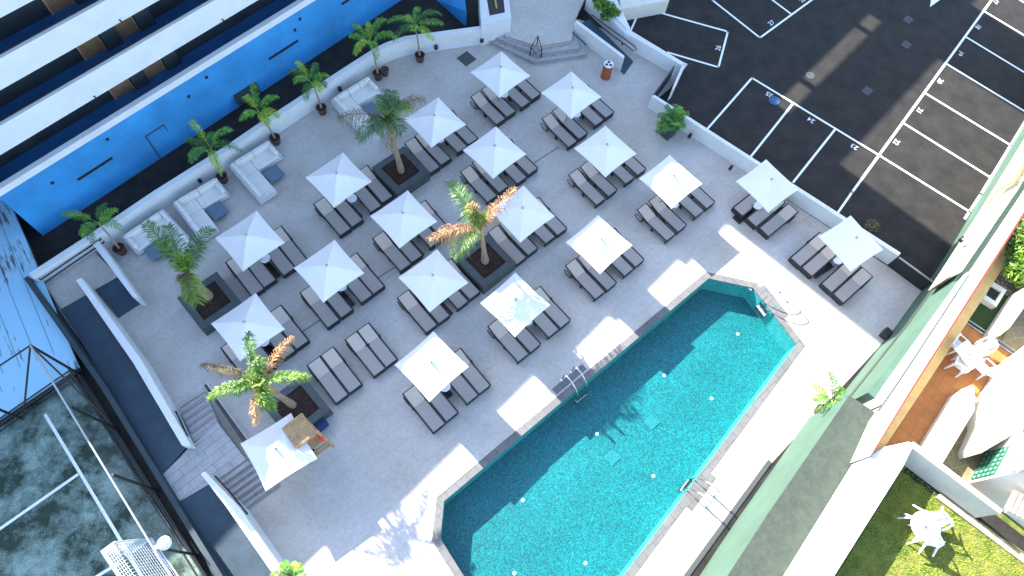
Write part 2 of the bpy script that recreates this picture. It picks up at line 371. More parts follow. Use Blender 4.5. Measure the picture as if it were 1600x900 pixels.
for x, y in ((1018, 660), (957, 715)):
    g = MB(); c = P(x, y, WD)
    for k in range(-3, 4):
        a = R(ROW); o = Vector((math.cos(a), math.sin(a))) * k * .07
        g.box((c[0] + o.x, c[1] + o.y, WD + .02), (.025, .45, .03), a)
        o = Vector((-math.sin(a), math.cos(a))) * k * .07
        g.box((c[0] + o.x, c[1] + o.y, WD + .018), (.45, .025, .03), a)
    g.build('floor_drain', mat('drain_plate', (.02, .24, .26), .6), pool)
for x, y, an in ((1097, 748, 55), (1103, 740, 55), (1163, 446, -35), (1172, 451, -35), (890, 612, 48), (882, 618, 48), (1121, 710, 55)):
    g = MB().box((*P(x, y, -.075), -.075), (.16, .10, .02), R(an)); g.build('skimmer_lid', m_plastic, pool)
g = MB().sheet([inset(POOL, .296)], -.11); structure(g.build('water', m_water))
# pool ladders
def ladder(x, y, dx, dy, label, tall=.95):
    """x,y: middle of the ladder on the pool edge; dx,dy: survey vector along the edge"""
    a = Vector(P(x, y)); u = (Vector(P(x + dx, y + dy)) - a).normalized(); ctr = Vector(P(966, 660)); q = Vector((u.y, -u.x))
    if q.dot(ctr - a) < 0: q = -q                        # q points into the water
    t = thing('pool_ladder', label, 'pool ladder', (a.x, a.y, 0), 'ladders of the swimming pool')
    for sgn in (-1, 1):
        b = a + u * .27 * sgn; pts = []
        for du, z in ((-.62, 0), (-.62, tall * .75), (-.56, tall * .95), (-.44, tall), (-.20, tall * .97), (.10, tall * .72), (.28, tall * .40), (.36, .1), (.36, -.9)):
            p = b + q * du; pts.append((p.x, p.y, z))
        MB().tube(pts, .027, 8).build('rail', m_steel, t, True)
        p = b - q * .62; MB().lathe([(.06, 0), (.06, .03), (.03, .04)], 12, (p.x, p.y, .02)).build('foot_cap', m_steel, t)
    for k in range(3):
        p = a + q * .36; g = MB().box((p.x, p.y, -.22 - .26 * k), (.56, .12, .035), math.atan2(u.y, u.x)); g.build('step', m_black if k != 1 else m_plastic, t)
ladder(901, 606, 52, -44, 'steel ladder on the shaded long side of the pool, facing the lounger rows')
ladder(1206, 473, 76, 98, 'steel ladder on the cut corner of the pool nearest the car park')
ladder(1088, 766, 40, -54, 'steel ladder on the sunny side of the pool beside the green wall')
# joints and drains of the deck
for a, b, lb in (((832, 256), (873, 230), 'thin dark slot drain in the deck left of the parasol nearest the square potted palm'), ((575, 444), (616, 418), 'thin dark slot drain in the deck right of the parasol above the uncovered loungers'), ((470, 520), (500, 500), 'thin dark slot drain in the deck right of the parasol beside the leftmost planter'), ((715, 345), (735, 330), 'thin dark slot drain in the deck under the orange fronded palm')):
    tag(MB().bar(P3(*a, .006), P3(*b, .006), .04, .004).build('slot_drain', m_grate), lb, 'drain')
c = P3(729, 92); g = MB().box((c.x, c.y, .012), (.72, .72, .016), R(ROW + 2)); tag(g.build('drain_cover', m_grate), 'square black drain cover in the deck near the upper steps', 'drain cover')

# ---- parking lot
g = MB().sheet([[P(1072, 100), P(1020, 166), P(1395, 420), P(1459, 428), P(1490, 380), P(1535, 303), P(1640, 130), P(1760, -120), P(1400, -240), P(960, -120), P(985, 40)]], .001)
lot = structure(g.build('parking_lot', m_asph))
def line(*pts, wd=.105):
    g = MB()
    for a, b in zip(pts[:-1], pts[1:]):
        A = P3(*a, .006); B = P3(*b, .006); d = (B - A).normalized() * wd / 2
        g.bar(A - d, B + d, wd, .003)
    return g.build('bay_line', m_paint, lot)
line((1640, -125), (1331.7, 300), wd=.12)
for a, b in (((1537, 17), (1680, 103)), ((1511, 58.7), (1655, 146)), ((1480.7, 100.7), (1621, 186)), ((1447.7, 146.7), (1579, 226.7)), ((1413.3, 193.3), (1546.7, 276.7)), ((1374, 242.7), (1515, 330.7)), ((1563, -18), (1700, 62))): line(a, b)
line((1640, 127), (1533, 303), (1508, 341), wd=.12)
line((1105, 201.7), (1175, 121.7), (1375, 243.3)); line((1238.3, 162.7), (1165, 255)); line((1304, 203.3), (1240, 284)); line((1331.7, 300), (1308, 334))
line((980, 60), (1001.7, 11.7), (1137.3, 49.3), (1122.7, 105), (1044, 82)); line((1113, 0), (1187.5, 59), (1290, -16)); line((1207, 0), (1235, 21)); line((1090, -18), (1113, 0))
def number(txt, x, y, upx, upy, size=.38):
    cu = bpy.data.curves.new('n', 'FONT'); cu.body = txt; cu.size = size; cu.align_x = 'CENTER'; cu.align_y = 'CENTER'; cu.offset = .004
    o = bpy.data.objects.new('n', cu); col.objects.link(o)
    dg = bpy.context.evaluated_depsgraph_get(); dg.update()
    me = bpy.data.meshes.new_from_object(o.evaluated_get(dg)); bpy.data.objects.remove(o); bpy.data.curves.remove(cu)
    c = P3(x, y, .010); up = (P3(x + upx, y + upy, .010) - c).normalized(); rt = Vector((up.y, -up.x, 0))
    me.transform(Matrix(((rt.x, up.x, 0, c.x), (rt.y, up.y, 0, c.y), (0, 0, 1, c.z), (0, 0, 0, 1))))
    me.materials.clear(); me.materials.append(m_num); q = bpy.data.objects.new('bay_number', me); col.objects.link(q); q.parent = lot; return q
for tx, x, y in (('23', 1335, 229), ('24', 1267.5, 187.5), ('25', 1202, 147.5)): number(tx, x, y, -62, 80)
for tx, x, y in (('17', 1556, 2), ('18', 1528.5, 41.5), ('19', 1500.5, 83), ('20', 1469, 126.5), ('21', 1436.5, 172.8), ('22', 1400.5, 221.7)): number(tx, x, y, 134, 82)
number('26', 1122.5, 75, -110, -30); number('27', 1205.5, 36, -75, -60); number('28', 1254, 0, -75, -60)
g = MB().prism([P(1453, 11), P(1470, -1), P(1480, -9), P(1472, -13), P(1500, -50), P(1493, -55), P(1466, -18), P(1458, -22)], .004, .008); g.build('arrow_marking', m_paint, lot)
for x, y in ((1419, 31), (1416, 70), (1355, 142)):
    c = P3(x, y); g = MB().box((c.x, c.y, .008), (.5, .42, .016), R(ROW))
    for k in range(-2, 3): g.box((c.x + k * .08 * math.cos(R(ROW)), c.y + k * .08 * math.sin(R(ROW)), .018), (.03, .36, .008), R(ROW))
    g.build('gully_grate', m_grate, lot)
c = P3(1210, 157.5); tag(MB().lathe([(.30, 0), (.30, .02), (.27, .03)], 24, (c.x, c.y, .004)).build('manhole_and_shadow_disc', m_bluec), 'round blue manhole cover beside the painted number 25', 'manhole cover')
c = P3(1266, 118); tag(MB().lathe([(.24, 0), (.24, .012), (.2, .018)], 24, (c.x, c.y, .004)).build('manhole_and_shadow_disc', m_grate), 'round black disc painted as a shadow in the narrow strip of sunlight', 'manhole cover')  # black disc painting a round shadow on the asphalt

# ---- hotel
hotel = thing('hotel_building', 'long white hotel with stacked open galleries above a ground floor wall coloured shade blue', 'building', tuple(tn(8, FN, 0)))
BA = R(BANG)
def hb(mb, t0, t1, n0, n1, z0, z1):
    return mb.prism([tuple(tn(a, b))[:2] for a, b in ((t0, n0), (t1, n0), (t1, n1), (t0, n1))], z0, z1)
CORN = -2.75; TE = 19.6; TL = -26
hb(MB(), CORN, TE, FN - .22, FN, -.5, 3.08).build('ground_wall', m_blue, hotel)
hb(MB(), CORN, TE, FN - .24, FN + .012, 3.08, 3.4).build('fade_band', m_white, hotel)  # white band standing in for the wall's fade to lighter at the top
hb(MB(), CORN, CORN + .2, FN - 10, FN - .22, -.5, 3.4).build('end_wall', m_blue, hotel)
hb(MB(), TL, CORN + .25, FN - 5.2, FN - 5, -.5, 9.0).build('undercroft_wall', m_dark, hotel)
FL = [(2.6, 3.4, None), (5.0, 5.85, 4.75), (7.35, 8.15, 7.1), (9.5, 10.4, 9.4)]
TW = -3.3                                   # left of this the hotel is one storey lower
BK = FN - 1.7
for i, (zf, zt, zb) in enumerate(FL):
    tl = (CORN + .2, TL, TL, TW)[i]
    hb(MB(), tl, TE, BK - .3, FN - (.24 if not i else .2), zf - .14, zf).build('gallery_floor', m_bluefloor, hotel)
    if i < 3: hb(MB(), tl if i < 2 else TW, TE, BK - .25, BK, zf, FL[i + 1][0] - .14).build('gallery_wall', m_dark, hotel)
    if i:
        hb(MB(), tl, TE, FN - .2, FN, zb, zt).build('parapet', m_white, hotel)
        hb(MB(), tl, TE, FN - .205, FN - .15, zt, zt + .05).build('parapet_rail', m_black, hotel)
        for q in range(0, 10):
            if q % 3 == i % 3: hb(MB(), q * 2.0 + .35 * i, q * 2.0 + .35 * i + .05, FN, FN + .16, zb + .08, zb + .13).build('drain_spout', m_black, hotel)
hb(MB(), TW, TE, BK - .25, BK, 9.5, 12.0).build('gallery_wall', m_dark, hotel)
hb(MB(), TW, TE, BK - 10, FN, 12.0, 12.3).build('roof', m_white, hotel)
hb(MB(), TL, TW, BK - 10, BK - .31, 6.9, 7.2).build('roof', m_white, hotel)
hb(MB(), TL, TE, BK - 10, BK - 9.7, -.5, 6.89).build('rear_wall', m_white, hotel)
# gallery doors, set from the survey of the front
for zf, x0, y0, x1, y1, hh in ((2.45, 183.3, 156.7, 206.7, 141.7, 2.05), (2.45, 233.3, 126, 256, 110, 2.05), (4.85, 136.7, 95, 163.3, 79.3, 2.05), (4.85, 188.3, 63.3, 213.3, 46.7, 2.05), (7.2, 85, 23.3, 111.7, 6.7, 2.0), (7.2, 138, -10, 163, -26, 2.0)):
    t0 = on_front(x0, y0, BK + .0)[0]; t1 = on_front(x1, y1, BK + .0)[0]; t1 = max(t1, t0 + .8)
    d = hb(MB(), t0, t1, BK, BK + .07, zf + .02, zf + hh).build('gallery_door', m_door, hotel)
    f = MB(); hb(f, t0 - .07, t0, BK, BK + .11, zf, zf + hh); hb(f, t1, t1 + .07, BK, BK + .11, zf, zf + hh)
    f.build('door_frame', m_doorf, d)
    hb(MB(), t1 - .16, t1 - .1, BK + .071, BK + .12, zf + .95, zf + 1.1).build('handle', m_steel, d)
    hb(MB(), t0 + .18, t0 + .42, BK + .075, BK + .09, zf + 1.55, zf + 1.72).build('number_plate', m_plastic, d)
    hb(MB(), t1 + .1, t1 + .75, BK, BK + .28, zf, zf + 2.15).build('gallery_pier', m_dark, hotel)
# low slit vents, outlined hatch and small fittings of the ground wall
for a, b in (((121, 281), (176, 247)), ((420, 92), (466, 64)), ((534, 6), (546, 0))):
    t0, z0 = on_front(*a, FN + .02); t1, z1 = on_front(*b, FN + .02)
    hb(MB(), t0, t1, FN, FN + .03, (z0 + z1) / 2 - .06, (z0 + z1) / 2 + .06).build('slit_vent', m_black, hotel)
f = MB(); t0, zt_ = on_front(226, 213, FN); t1, _ = on_front(255, 195, FN)
hb(f, t0, t0 + .05, FN, FN + .02, .02, zt_); hb(f, t0 + .05, t1, FN, FN + .02, zt_ - .05, zt_); hb(f, t1, t1 + .03, FN, FN + .02, zt_ * .7, zt_)
f.build('hatch_outline', m_dark, hotel)
for x, y in ((82, 286), (168, 218), (295, 151), (323, 121), (469, 30), (461, 47)):
    t, z = on_front(x, y, FN + .03); hb(MB(), t - .06, t + .06, FN, FN + .05, z - .06, z + .06).build('wall_light', m_black, hotel)
t, z = on_front(384, 145, FN); hb(MB(), t - .62, t + .62, FN, FN + .22, z - .32, z + .3).build('service_box', m_dark, hotel)
# unseen roof blocks, wings and towers, shaped to shade deck and car park
for a, b, hgt in ((-3.75, -2.3, 13.3), (-2.3, -1.65, 13.7), (-1.65, -.95, 13.45), (-.95, -.1, 13.78), (-.1, 5.7, 13.9), (5.7, 8.6, 13.98), (8.6, 12.1, 14.3), (12.1, 16.45, 14.6), (16.45, 19.6, 14.92)):
    hb(MB(), a, b, FN - 1.9, FN - .22, 12.301, hgt).build('roof_block', m_white, hotel)
hb(MB(), -3.75, TW - .002, FN - 1.9, FN - .22, 8.2, 12.299).build('roof_block', m_white, hotel)
hb(MB(), -5.6, -3.752, FN - 6, FN - .3, 8.2, 11.75).build('side_wing', m_white, hotel)
hb(MB(), TL, -5.6, FN - 6, FN - .3, 8.2, 10.8).build('side_wing', m_white, hotel)
hb(MB(), 19.6, 26.45, FN - 7, FN, -.5, 22).build('unseen_tower', m_white, hotel)
hb(MB(), 26.45, 36.4, FN - 10, FN, -.5, 12.95).build('wing_wall', m_white, hotel)
hb(MB(), 27.2, 36.4, FN - .3, FN, 13.72, 16.1).build('wing_canopy', m_white, hotel)
for t in (29.5, 35.1): hb(MB(), t - .2, t + .2, FN - .3, FN, 12.95, 13.72).build('canopy_post', m_white, hotel)
hb(MB(), 26.45, 27.2, FN - .3, FN, 12.95, 16.1).build('canopy_wall', m_white, hotel)
hb(MB(), 36.4, 41.5, FN - 8, FN, -.5, 22).build('unseen_far_tower', m_white, hotel)
hb(MB(), 41.5, 58, FN - 10, FN, -.5, 15.6).build('wing_wall', m_white, hotel)
# ---- low walls round the deck
def low_wall(name, label, pts, zt, th, material=None, z0=0.0, zlist=None):
    """pts: outer top edge as surveyed at height zt"""
    pl = [P(x, y, zt) for x, y in pts]; poly = wallpts(pl, th)
    c = Vector((sum(p[0] for p in poly) / len(poly), sum(p[1] for p in poly) / len(poly)))
    o = MB().prism(poly, z0, zt).build(name, material or m_white, None, bevel=.015)
    return tag(o, label, 'wall')
low_wall('boundary_wall', 'long low white wall with a bend between the dark passage and the sofas', [(45, 427), (133, 370), (240, 298), (355, 226), (400, 195), (510, 123), (566, 87), (585, 75), (603, 66), (633, 56), (753, 40), (757, 39.5)], 1.0, -.3)
wa, wb = Vector(P(50, 424, 1.0)), Vector(P(146, 360, 1.0)); wd_ = (wb - wa).normalized(); wn = Vector((wd_.y, -wd_.x)) * .40
for dz in (.5, .78):
    q = [Vector((*(wa + wn), dz)), Vector((*(wb + wn), dz))]
    g = MB().tube([q[0] - Vector((*wn, 0)) * .25, q[0], q[1], q[1] - Vector((*wn, 0)) * .25], .03, 8)
    tag(g.build('handrail', m_black, None, True), 'black handrail on the white wall at the ramp turn, %s of two' % ('lower' if dz < .6 else 'upper'), 'handrail')
def slabwall(name, label, quad, zt, z0=0.0, material=None, cat='wall'):
    o = MB().prism([P(x, y, zt) for x, y in quad], z0, zt).build(name, material or m_white, None, bevel=.015)
    return tag(o, label, cat)
slabwall('ramp_wall', 'short white wall between the corner potted palm and the dark upper ramp', [(145, 382), (154, 376), (217, 466), (207, 464)], .9)
slabwall('ramp_wall', 'long white wall beside the long dark ramp, ending at the landing of the steps', [(118, 437), (127, 434), (218, 558), (299, 697), (284, 696), (208, 567)], 1.15)
slabwall('ramp_wall', 'white wall beside the descending steps at the lower left edge, half in sun', [(313, 740), (320, 736), (372, 790), (452, 905), (520, 1010), (505, 1020), (437, 912), (352, 790)], 1.3)
# ramps, landing and the two flights of steps
LZ = .60
def face(mb, pts): mb.add([P3(*p) for p in pts], [tuple(range(len(pts)))])
g = MB(); face(g, [(70, 445, .3), (146, 392, .3), (185, 432, .3), (95, 483, .3)]); structure(g.build('ramp_landing', m_deck))
g = MB(); face(g, [(146, 447, .3), (177, 427, .3), (223, 473, .01), (185, 497, .01)]); face(g, [(95, 483, .3), (133, 462, .3), (292, 698, LZ), (255, 741, LZ)]); face(g, [(281, 783, LZ), (340, 750, LZ), (452, 905, .05), (352, 945, .05)])
structure(g.build('ramp', m_ramp))
g = MB(); face(g, [(255, 741, LZ), (297, 698, LZ), (340, 661, LZ), (384, 718, LZ), (340, 749, LZ), (281, 783, LZ)])
g.prism([P(255, 741, LZ), P(281, 783, LZ), P(340, 749, LZ), P(384, 718, LZ), P(340, 661, LZ), P(297, 698, LZ)], 0, LZ - .004)
structure(g.build('stair_landing', m_step))
def flight(a0, a1, b0, b1, n, zt, label):
    """a0-a1 upper edge (at zt), b0-b1 lower edge on the deck"""
    A0, A1, B0, B1 = Vector(P(*a0, zt)), Vector(P(*a1, zt)), Vector(P(*b0)), Vector(P(*b1))
    t = thing('stairs', label, 'stairs', (B0.x, B0.y, 0))
    for k in range(n):
        f0, f1 = (k) / n, (k + 1) / n; z = zt * (1 - f1)
        if z < .01: continue
        q = [A0.lerp(B0, f0), A1.lerp(B1, f0), A1.lerp(B1, f1), A0.lerp(B0, f1)]
        o = MB().prism([tuple(x) for x in q], 0, z).build('step', m_step, t)
        MB().bar((*q[3], z + .004), (*q[2], z + .004), .05, .012).build('nosing', m_nosing, o).matrix_parent_inverse = Matrix.Identity(4)
flight((340, 749), (384, 718), (387, 805), (445, 763), 7, LZ, 'flight of grey steps going down to the deck beside the parasol with the wooden stand')
flight((340, 661), (302, 690), (317, 603), (277, 628), 6, LZ, 'flight of grey paved steps going up beside the long white ramp wall')
# black panel railing at the edge of the landing
t = thing('side_railing', 'black panel railing along the side of the raised landing, rising to one end', 'railing', (*P(355, 650), 0))
MB().prism([P(320, 603), P(388, 700), P(392, 697), P(323, 601)], 0, [.08, .42, .42, .08]).build('panel', m_black, t)
MB().prism([P(323, 600.5), P(392.5, 696.5), P(395, 695), P(325, 599)], 0, .05).build('edge_strip', m_white, t)
for pts, lb in ([(271, 640, .9), (275, 648, .9), (290, 680, .9)], 'thin black handrail on the white wall facing the upper grey steps'), ([(332, 742, 1.25), (356, 768, 1.1), (383, 802, .95)], 'thin black handrail beside the lower grey steps'):
    tag(MB().tube([PF(*p) for p in pts], .035, 8).build('handrail', m_black, None, True), lb, 'handrail')
# entrance steps at the top
t = thing('entrance_stairs', 'broad grey entrance steps with three treads below the raised terrace', 'stairs', (*P(835, 95), 0))
tops = [[(760, 63), (836, 98), (917, 86)], [(775, 60), (840, 85), (905, 76)], [(790, 57), (843, 73), (893, 64)]]
for k, L in enumerate(tops):
    z = .16 * (k + 1); q = [P(x, y, z) for x, y in L] + [P(900, 28, z), P(940, -60, z), P(780, -60, z)]
    o = MB().prism(q, 0 if not k else z - .155, z).build('step' if k < 2 else 'landing', m_step if k < 2 else m_deck, t)
    nb = MB()
    for a, b in zip(L[:-1], L[1:]): nb.bar(P3(*a, z + .003), P3(*b, z + .003), .05, .012)
    nb.build('nosing', m_nosing, o).matrix_parent_inverse = Matrix.Identity(4)
t = thing('stair_handrail', 'small black V shaped handrail in the middle of the entrance steps', 'handrail', (*P(838, 80), 0))
a, b, c = P3(828, 87, .16), P3(845, 90, .16), P3(839, 70, .48)
for q, h in ((a, .55), (b, .55), (c, .62)): MB().tube([q, q + Vector((0, 0, h))], .03, 8).build('post', m_black, t)
A, B, C_ = a + Vector((0, 0, .55)), b + Vector((0, 0, .55)), c + Vector((0, 0, .62)); D_ = (A + B) / 2 + (A + B - 2 * C_).normalized() * .22
MB().tube([A, C_, B, D_, A], .03, 8).build('rail', m_black, t)
# raised planters and walls at the head of the deck
slabwall('light_well', 'white kerb round a black light well beside the entrance steps', [(748, -14), (752, 38), (799, 27), (792, -24)], 1.45)
o = MB().prism([P(x, y, 1.47) for x, y in ((759, -12), (765, 24), (789, 19), (785, -20))], 1.42, 1.455).build('well_opening', m_black); tag(o, 'black opening inside the white light well kerb', 'opening')
tag(MB().tube([P3(773, -4, 1.5), P3(775, 8, 1.5), P3(776, 13, 1.48)], .05, 6).build('flame_tube', m_doorf), 'slim ochre stick lying in the black light well', 'pipe')
tag(MB().tube([PF(769, 46, .62), PF(798, 38, .72)], .03, 8).build('handrail', m_black), 'short black handrail on the white wall left of the entrance steps', 'handrail')
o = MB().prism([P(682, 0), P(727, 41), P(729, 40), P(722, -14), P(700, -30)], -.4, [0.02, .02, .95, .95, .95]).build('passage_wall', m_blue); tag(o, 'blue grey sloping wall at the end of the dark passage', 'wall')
slabwall('ramp_wall', 'white wall left of the entrance ramp, behind the rust coloured bin', [(898, 34), (902, 31), (976, 87), (975, 92)], .9)
slabwall('ramp_wall', 'white wall with a long black handrail right of the entrance ramp', [(917, -6), (924, -12), (980, 44), (1071, 99), (1068, 103), (976, 50)], .9)
slabwall('gate_pillar', 'short white wall end beside the dark gate to the car park', [(1066, 101), (1072, 98), (1055, 135), (1050, 139)], .9)
g = MB(); face(g, [(903, 38, .40), (922, 30, .40), (990, 96, .012), (975, 117, .012)]); structure(g.build('entrance_ramp', m_ramp))
t = thing('handrail', 'long looped black handrail on the white wall above the entrance ramp', 'handrail', (*P(950, 50), 0))
MB().tube([PF(921, 24, .62), PF(925, 21, .68), PF(992, 70, .68), PF(996, 75, .62), PF(990, 77, .52), PF(924, 28, .52), PF(921, 24, .62)], .028, 8).build('rail', m_black, t)
MB().box(tuple(PF(973, 66, .5)), (.08, .08, .12)).build('bracket', m_black, t)
tag(MB().tube([PF(895, 48, .58, .14), PF(917, 67, .55, .14)], .03, 8).build('handrail', m_black), 'short black handrail on the white wall above the rust coloured bin', 'handrail')
slabwall('planter_wall', 'white planter ledge holding a leafy green plant above the entrance ramp', [(925, -12), (955, -20), (985, 44), (979, 44)], 1.05)
slabwall('garden_wall', 'cream low wall at the upper corner of the car park', [(968, -10), (1046, -6), (1046, 0), (970, 14)], .9, material=m_whitew)
slabwall('boundary_wall', 'straight low white wall between the deck and the numbered parking bays', [(1018, 150), (1023, 148), (1408, 395), (1404, 400)], .9)
for a, b, lb in (((1047, 121), (1015, 166), 'dark solid gate between the car park and the upper deck'), ((1389, 415), (1441, 453), 'black solid gate at the corner of the deck by the green wall')):
    t = thing('gate', lb, 'gate', (*P(*a), 0)); A = P3(*a, .05); B = P3(*b, .05); d = (B - A).normalized(); nrm = Vector((-d.y, d.x, 0)) * .03
    q = [A - nrm, B - nrm, B + nrm, A + nrm]; MB().prism([tuple(x)[:2] for x in q], .04, .84).build('panel', m_black, t)
    MB().bar(A + Vector((0, 0, .81)), B + Vector((0, 0, .81)), .07, .05).build('top_rail', m_alu if a[0] > 1300 else m_dark, t)
for x, y, lb in ((844 / 3 + 400, 74, 'small black wall lamp low on the bent white wall'), (1142, 262, 'small black wall lamp on the straight white wall by the parking bays'), (753, 63, 'small black vent in the white wall beside the entrance steps'), (312, 282, 'small black wall light on the white wall behind the corner sofas'), (531, 139, 'small black wall light on the white wall behind the farthest sofa'), (1078, 212, 'small black vent in the straight white wall near the square potted palm')):
    c = P3(x, y, .35); g = MB().box(tuple(c), (.16, .14, .26), R(ROW)); tag(g.build('wall_lamp', m_black, None, bevel=.02), lb, 'lamp')

# ---- sports court, fence and the painted flat roof beside it
g = MB().sheet([[P(112, 590), P(340, 935), P(430, 1080), P(60, 1200), P(-260, 900), P(-160, 770), P(0, 668)]], .003); structure(g.build('sports_court', m_turf))
court = bpy.data.objects['sports_court']
for a, b in (((70, 647), (205, 872)), ((205, 872), (300, 1040)), ((-60, 868), (122, 741)), ((120, 920), (185, 880)), ((235, 845), (330, 1010))):
    MB().bar(P3(*a, .008), P3(*b, .008), .11, .003).build('court_line', m_paint, court)
o = MB().prism([P(43, 431, .95), P(163, 599, .95), P(345, 895, .95), P(480, 1110, .95), P(473, 1116, .95), P(337, 900, .95), P(156, 604, .95), P(37, 435, .95)], -.2, .95).build('retaining_wall', mat('dark_blue_wall', (.022, .04, .052), .7, .2, 1.5)); tag(o, 'dark retaining wall between the long ramp and the court fence', 'wall')
rf = thing('pavilion', 'low building with a peeling painted flat roof coloured shade blue beside the court', 'building', (*P(30, 480), 0))
MB().prism([P(12, 308, .6), P(123, 572, .6), P(-160, 760, .6), P(-420, 500, .6), P(-200, 240, .6)], .5, .62).build('roof', m_lightroof, rf)
ra, rb = Vector(P(12, 308, .6)), Vector(P(123, 572, .6)); rd = (rb - ra).normalized(); rn = Vector((rd.y, -rd.x)); rn = -rn if rn.x > 0 else rn
for k in range(1, 14):
    a = ra + rn * k * .62; MB().bar((a.x - rd.x * 2, a.y - rd.y * 2, .622), (a.x + rd.x * (8.2 - .1 * k), a.y + rd.y * (8.2 - .1 * k), .622), .025, .012).build('roof_seam', mat('roof_seam', (.14, .27, .36), .8), rf)
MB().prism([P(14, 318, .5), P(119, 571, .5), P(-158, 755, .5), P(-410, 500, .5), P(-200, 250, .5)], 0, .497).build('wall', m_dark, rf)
fz = 3.6
fence = thing('court_fence', 'tall fence of slim black posts and rails round the court with a whitish top rail', 'fence', (*P(130, 588), 0))
base = [(130, 588), (187, 673), (247, 767), (308, 867), (372, 975)]
for x, y in base:
    a = P3(x, y); MB().tube([a, a + Vector((0, 0, fz))], .05, 8).build('post', m_black, fence)
A = P3(130, 588); B = P3(372, 975)
MB().tube([A + Vector((0, 0, fz)), B + Vector((0, 0, fz))], .035, 8).build('top_rail', m_alu, fence)
for z in (.12, .42, 1.15): MB().tube([A + Vector((0, 0, z)), B + Vector((0, 0, z))], .035 if z > .2 else .05, 8).build('rail', m_black, fence)
MB().tube([A + Vector((0, 0, fz)), P3(187, 673, .1)], .035, 8).build('brace', m_black, fence)
E2 = [(130, 588), (36, 655), (-60, 722), (-160, 790)]
for x, y in E2[1:]:
    a = P3(x, y); MB().tube([a, a + Vector((0, 0, fz))], .05, 8).build('post', m_black, fence)
C2 = P3(-160, 790)
for z in (.15, .55, .9, fz): MB().tube([A + Vector((0, 0, z)), C2 + Vector((0, 0, z))], .032, 8).build('rail', m_black, fence)
MB().tube([A + Vector((0, 0, fz)), P3(36, 655, .1)], .035, 8).build('brace', m_black, fence)
d_ = (B - A); net = MB()
for k in range(0, 150):
    p = A + d_ * (k / 150); net.add([p + Vector((0, 0, .1)), p + d_.normalized() * .006 + Vector((0, 0, .1)), p + d_.normalized() * .006 + Vector((0, 0, fz)), p + Vector((0, 0, fz))], [(0, 1, 2, 3)])
for k in range(1, 32):
    z = k * .11; net.add([A + Vector((0, 0, z)), B + Vector((0, 0, z)), B + Vector((0, 0, z + .006)), A + Vector((0, 0, z + .006))], [(0, 1, 2, 3)])
net.build('wire_mesh', m_alu, fence)
c = P3(308, 867); fl = thing('floodlight', 'round white floodlight on top of the fence post above the goal', 'lamp', tuple(c + Vector((0, 0, fz))))
MB().lathe([(.02, -.22), (.12, -.18), (.2, -.05), (.22, .05), (.17, .16), (.06, .21)], 16, tuple(c + Vector((.30, .16, fz + .16)))).build('lamp_head', m_plastic, fl, True)
MB().tube([c + Vector((0, 0, fz)), c + Vector((.30, .16, fz + .12))], .07, 8).build('bracket', m_plastic, fl)
# goal
gl = thing('football_goal', 'white football goal with a square mesh net at the court edge', 'goal', (*P(202, 867), 0))
f0 = P3(202, 867); bk = P3(230, 846); al = (P3(265, 960) - f0); al.z = 0; al = al.normalized(); dp = (bk - f0); H2 = Vector((0, 0, 2.0))
f1 = f0 + al * 3.0; up1 = f0 + H2; up2 = f1 + H2; dtop = dp * .62
for a in (f0, f1): MB().tube([a, a + H2], .045, 8).build('goal_post', m_plastic, gl)
MB().tube([up1, up2], .045, 8).build('crossbar', m_plastic, gl)
for a in (f0, f1): MB().tube([a + H2, a + H2 + dtop, a + dp * 1.25], .03, 8).build('side_frame', m_plastic, gl); MB().tube([a, a + dp * 1.25], .03, 8).build('base_bar', m_plastic, gl)
MB().tube([f0 + dp * 1.25, f1 + dp * 1.25], .03, 8).build('base_bar', m_plastic, gl)
net = MB()
def netquad(a, b, c, d, nu, nv, r=.011):
    for i in range(nu + 1):
        p = a.lerp(b, i / nu); q = d.lerp(c, i / nu); net.bar(p, q, r, r)
    for i in range(nv + 1):
        p = a.lerp(d, i / nv); q = b.lerp(c, i / nv); net.bar(p, q, r, r)
netquad(up1, up2, up2 + dtop, up1 + dtop, 24, 6); netquad(up1 + dtop, up2 + dtop, f1 + dp * 1.25, f0 + dp * 1.25, 24, 14); netquad(f0, f0 + dp * 1.25, up1 + dtop, up1, 8, 14)
net.build('net', m_plastic, gl)
# ---- the green wall, the block and the gardens beyond (their ground lies about 3 m higher)
GZ = 3.2
gw = thing('retaining_wall', 'tall pale green wall along the sunny side of the pool with a white top', 'wall', (*P(1387, 527), 0))
gb = [(1290, 648), (1387, 527), (1441, 453), (1459, 428), (1490, 380), (1535, 303), (1600, 195), (1700, 30)]
MB().prism(wallpts([P(*q) for q in gb], -.5), -.2, 3.3).build('wall', m_green, gw)
MB().prism(wallpts([tuple(Vector(P(*q)) + Vector((-.03, .02))) for q in gb[0:3]], -.03), 1.35, 1.62).build('groove', m_greentop, gw)
lp = [(1000, 1015), (1078, 902), (1207, 724)]
MB().prism(wallpts([tuple(Vector(P(*q)) + Vector((-.05, .03))) for q in lp], .16), 0, .05).build('base_kerb', m_grate, gw)
bq = [P(1255, 655), P(1080, 897.5), P(985, 1027), P(1100, 1110), P(1180, 1000)]
t = thing('plant_block', 'grey green flat topped block with a rough weathered roof, beside the pool terrace', 'building', (*P(1255, 655), 0))
tp = [P(1327, 618, 3.25), P(1376, 650, 3.25), P(1222, 902, 3.25), P(1150, 1020, 3.25), P(1055, 1014, 3.25), P(1137, 900, 3.25), P(1200, 803, 3.25)]
MB().prism(tp, 0, 3.2).build('wall', m_green, t); MB().prism(tp, 3.203, 3.26).build('roof', m_greentop, t)
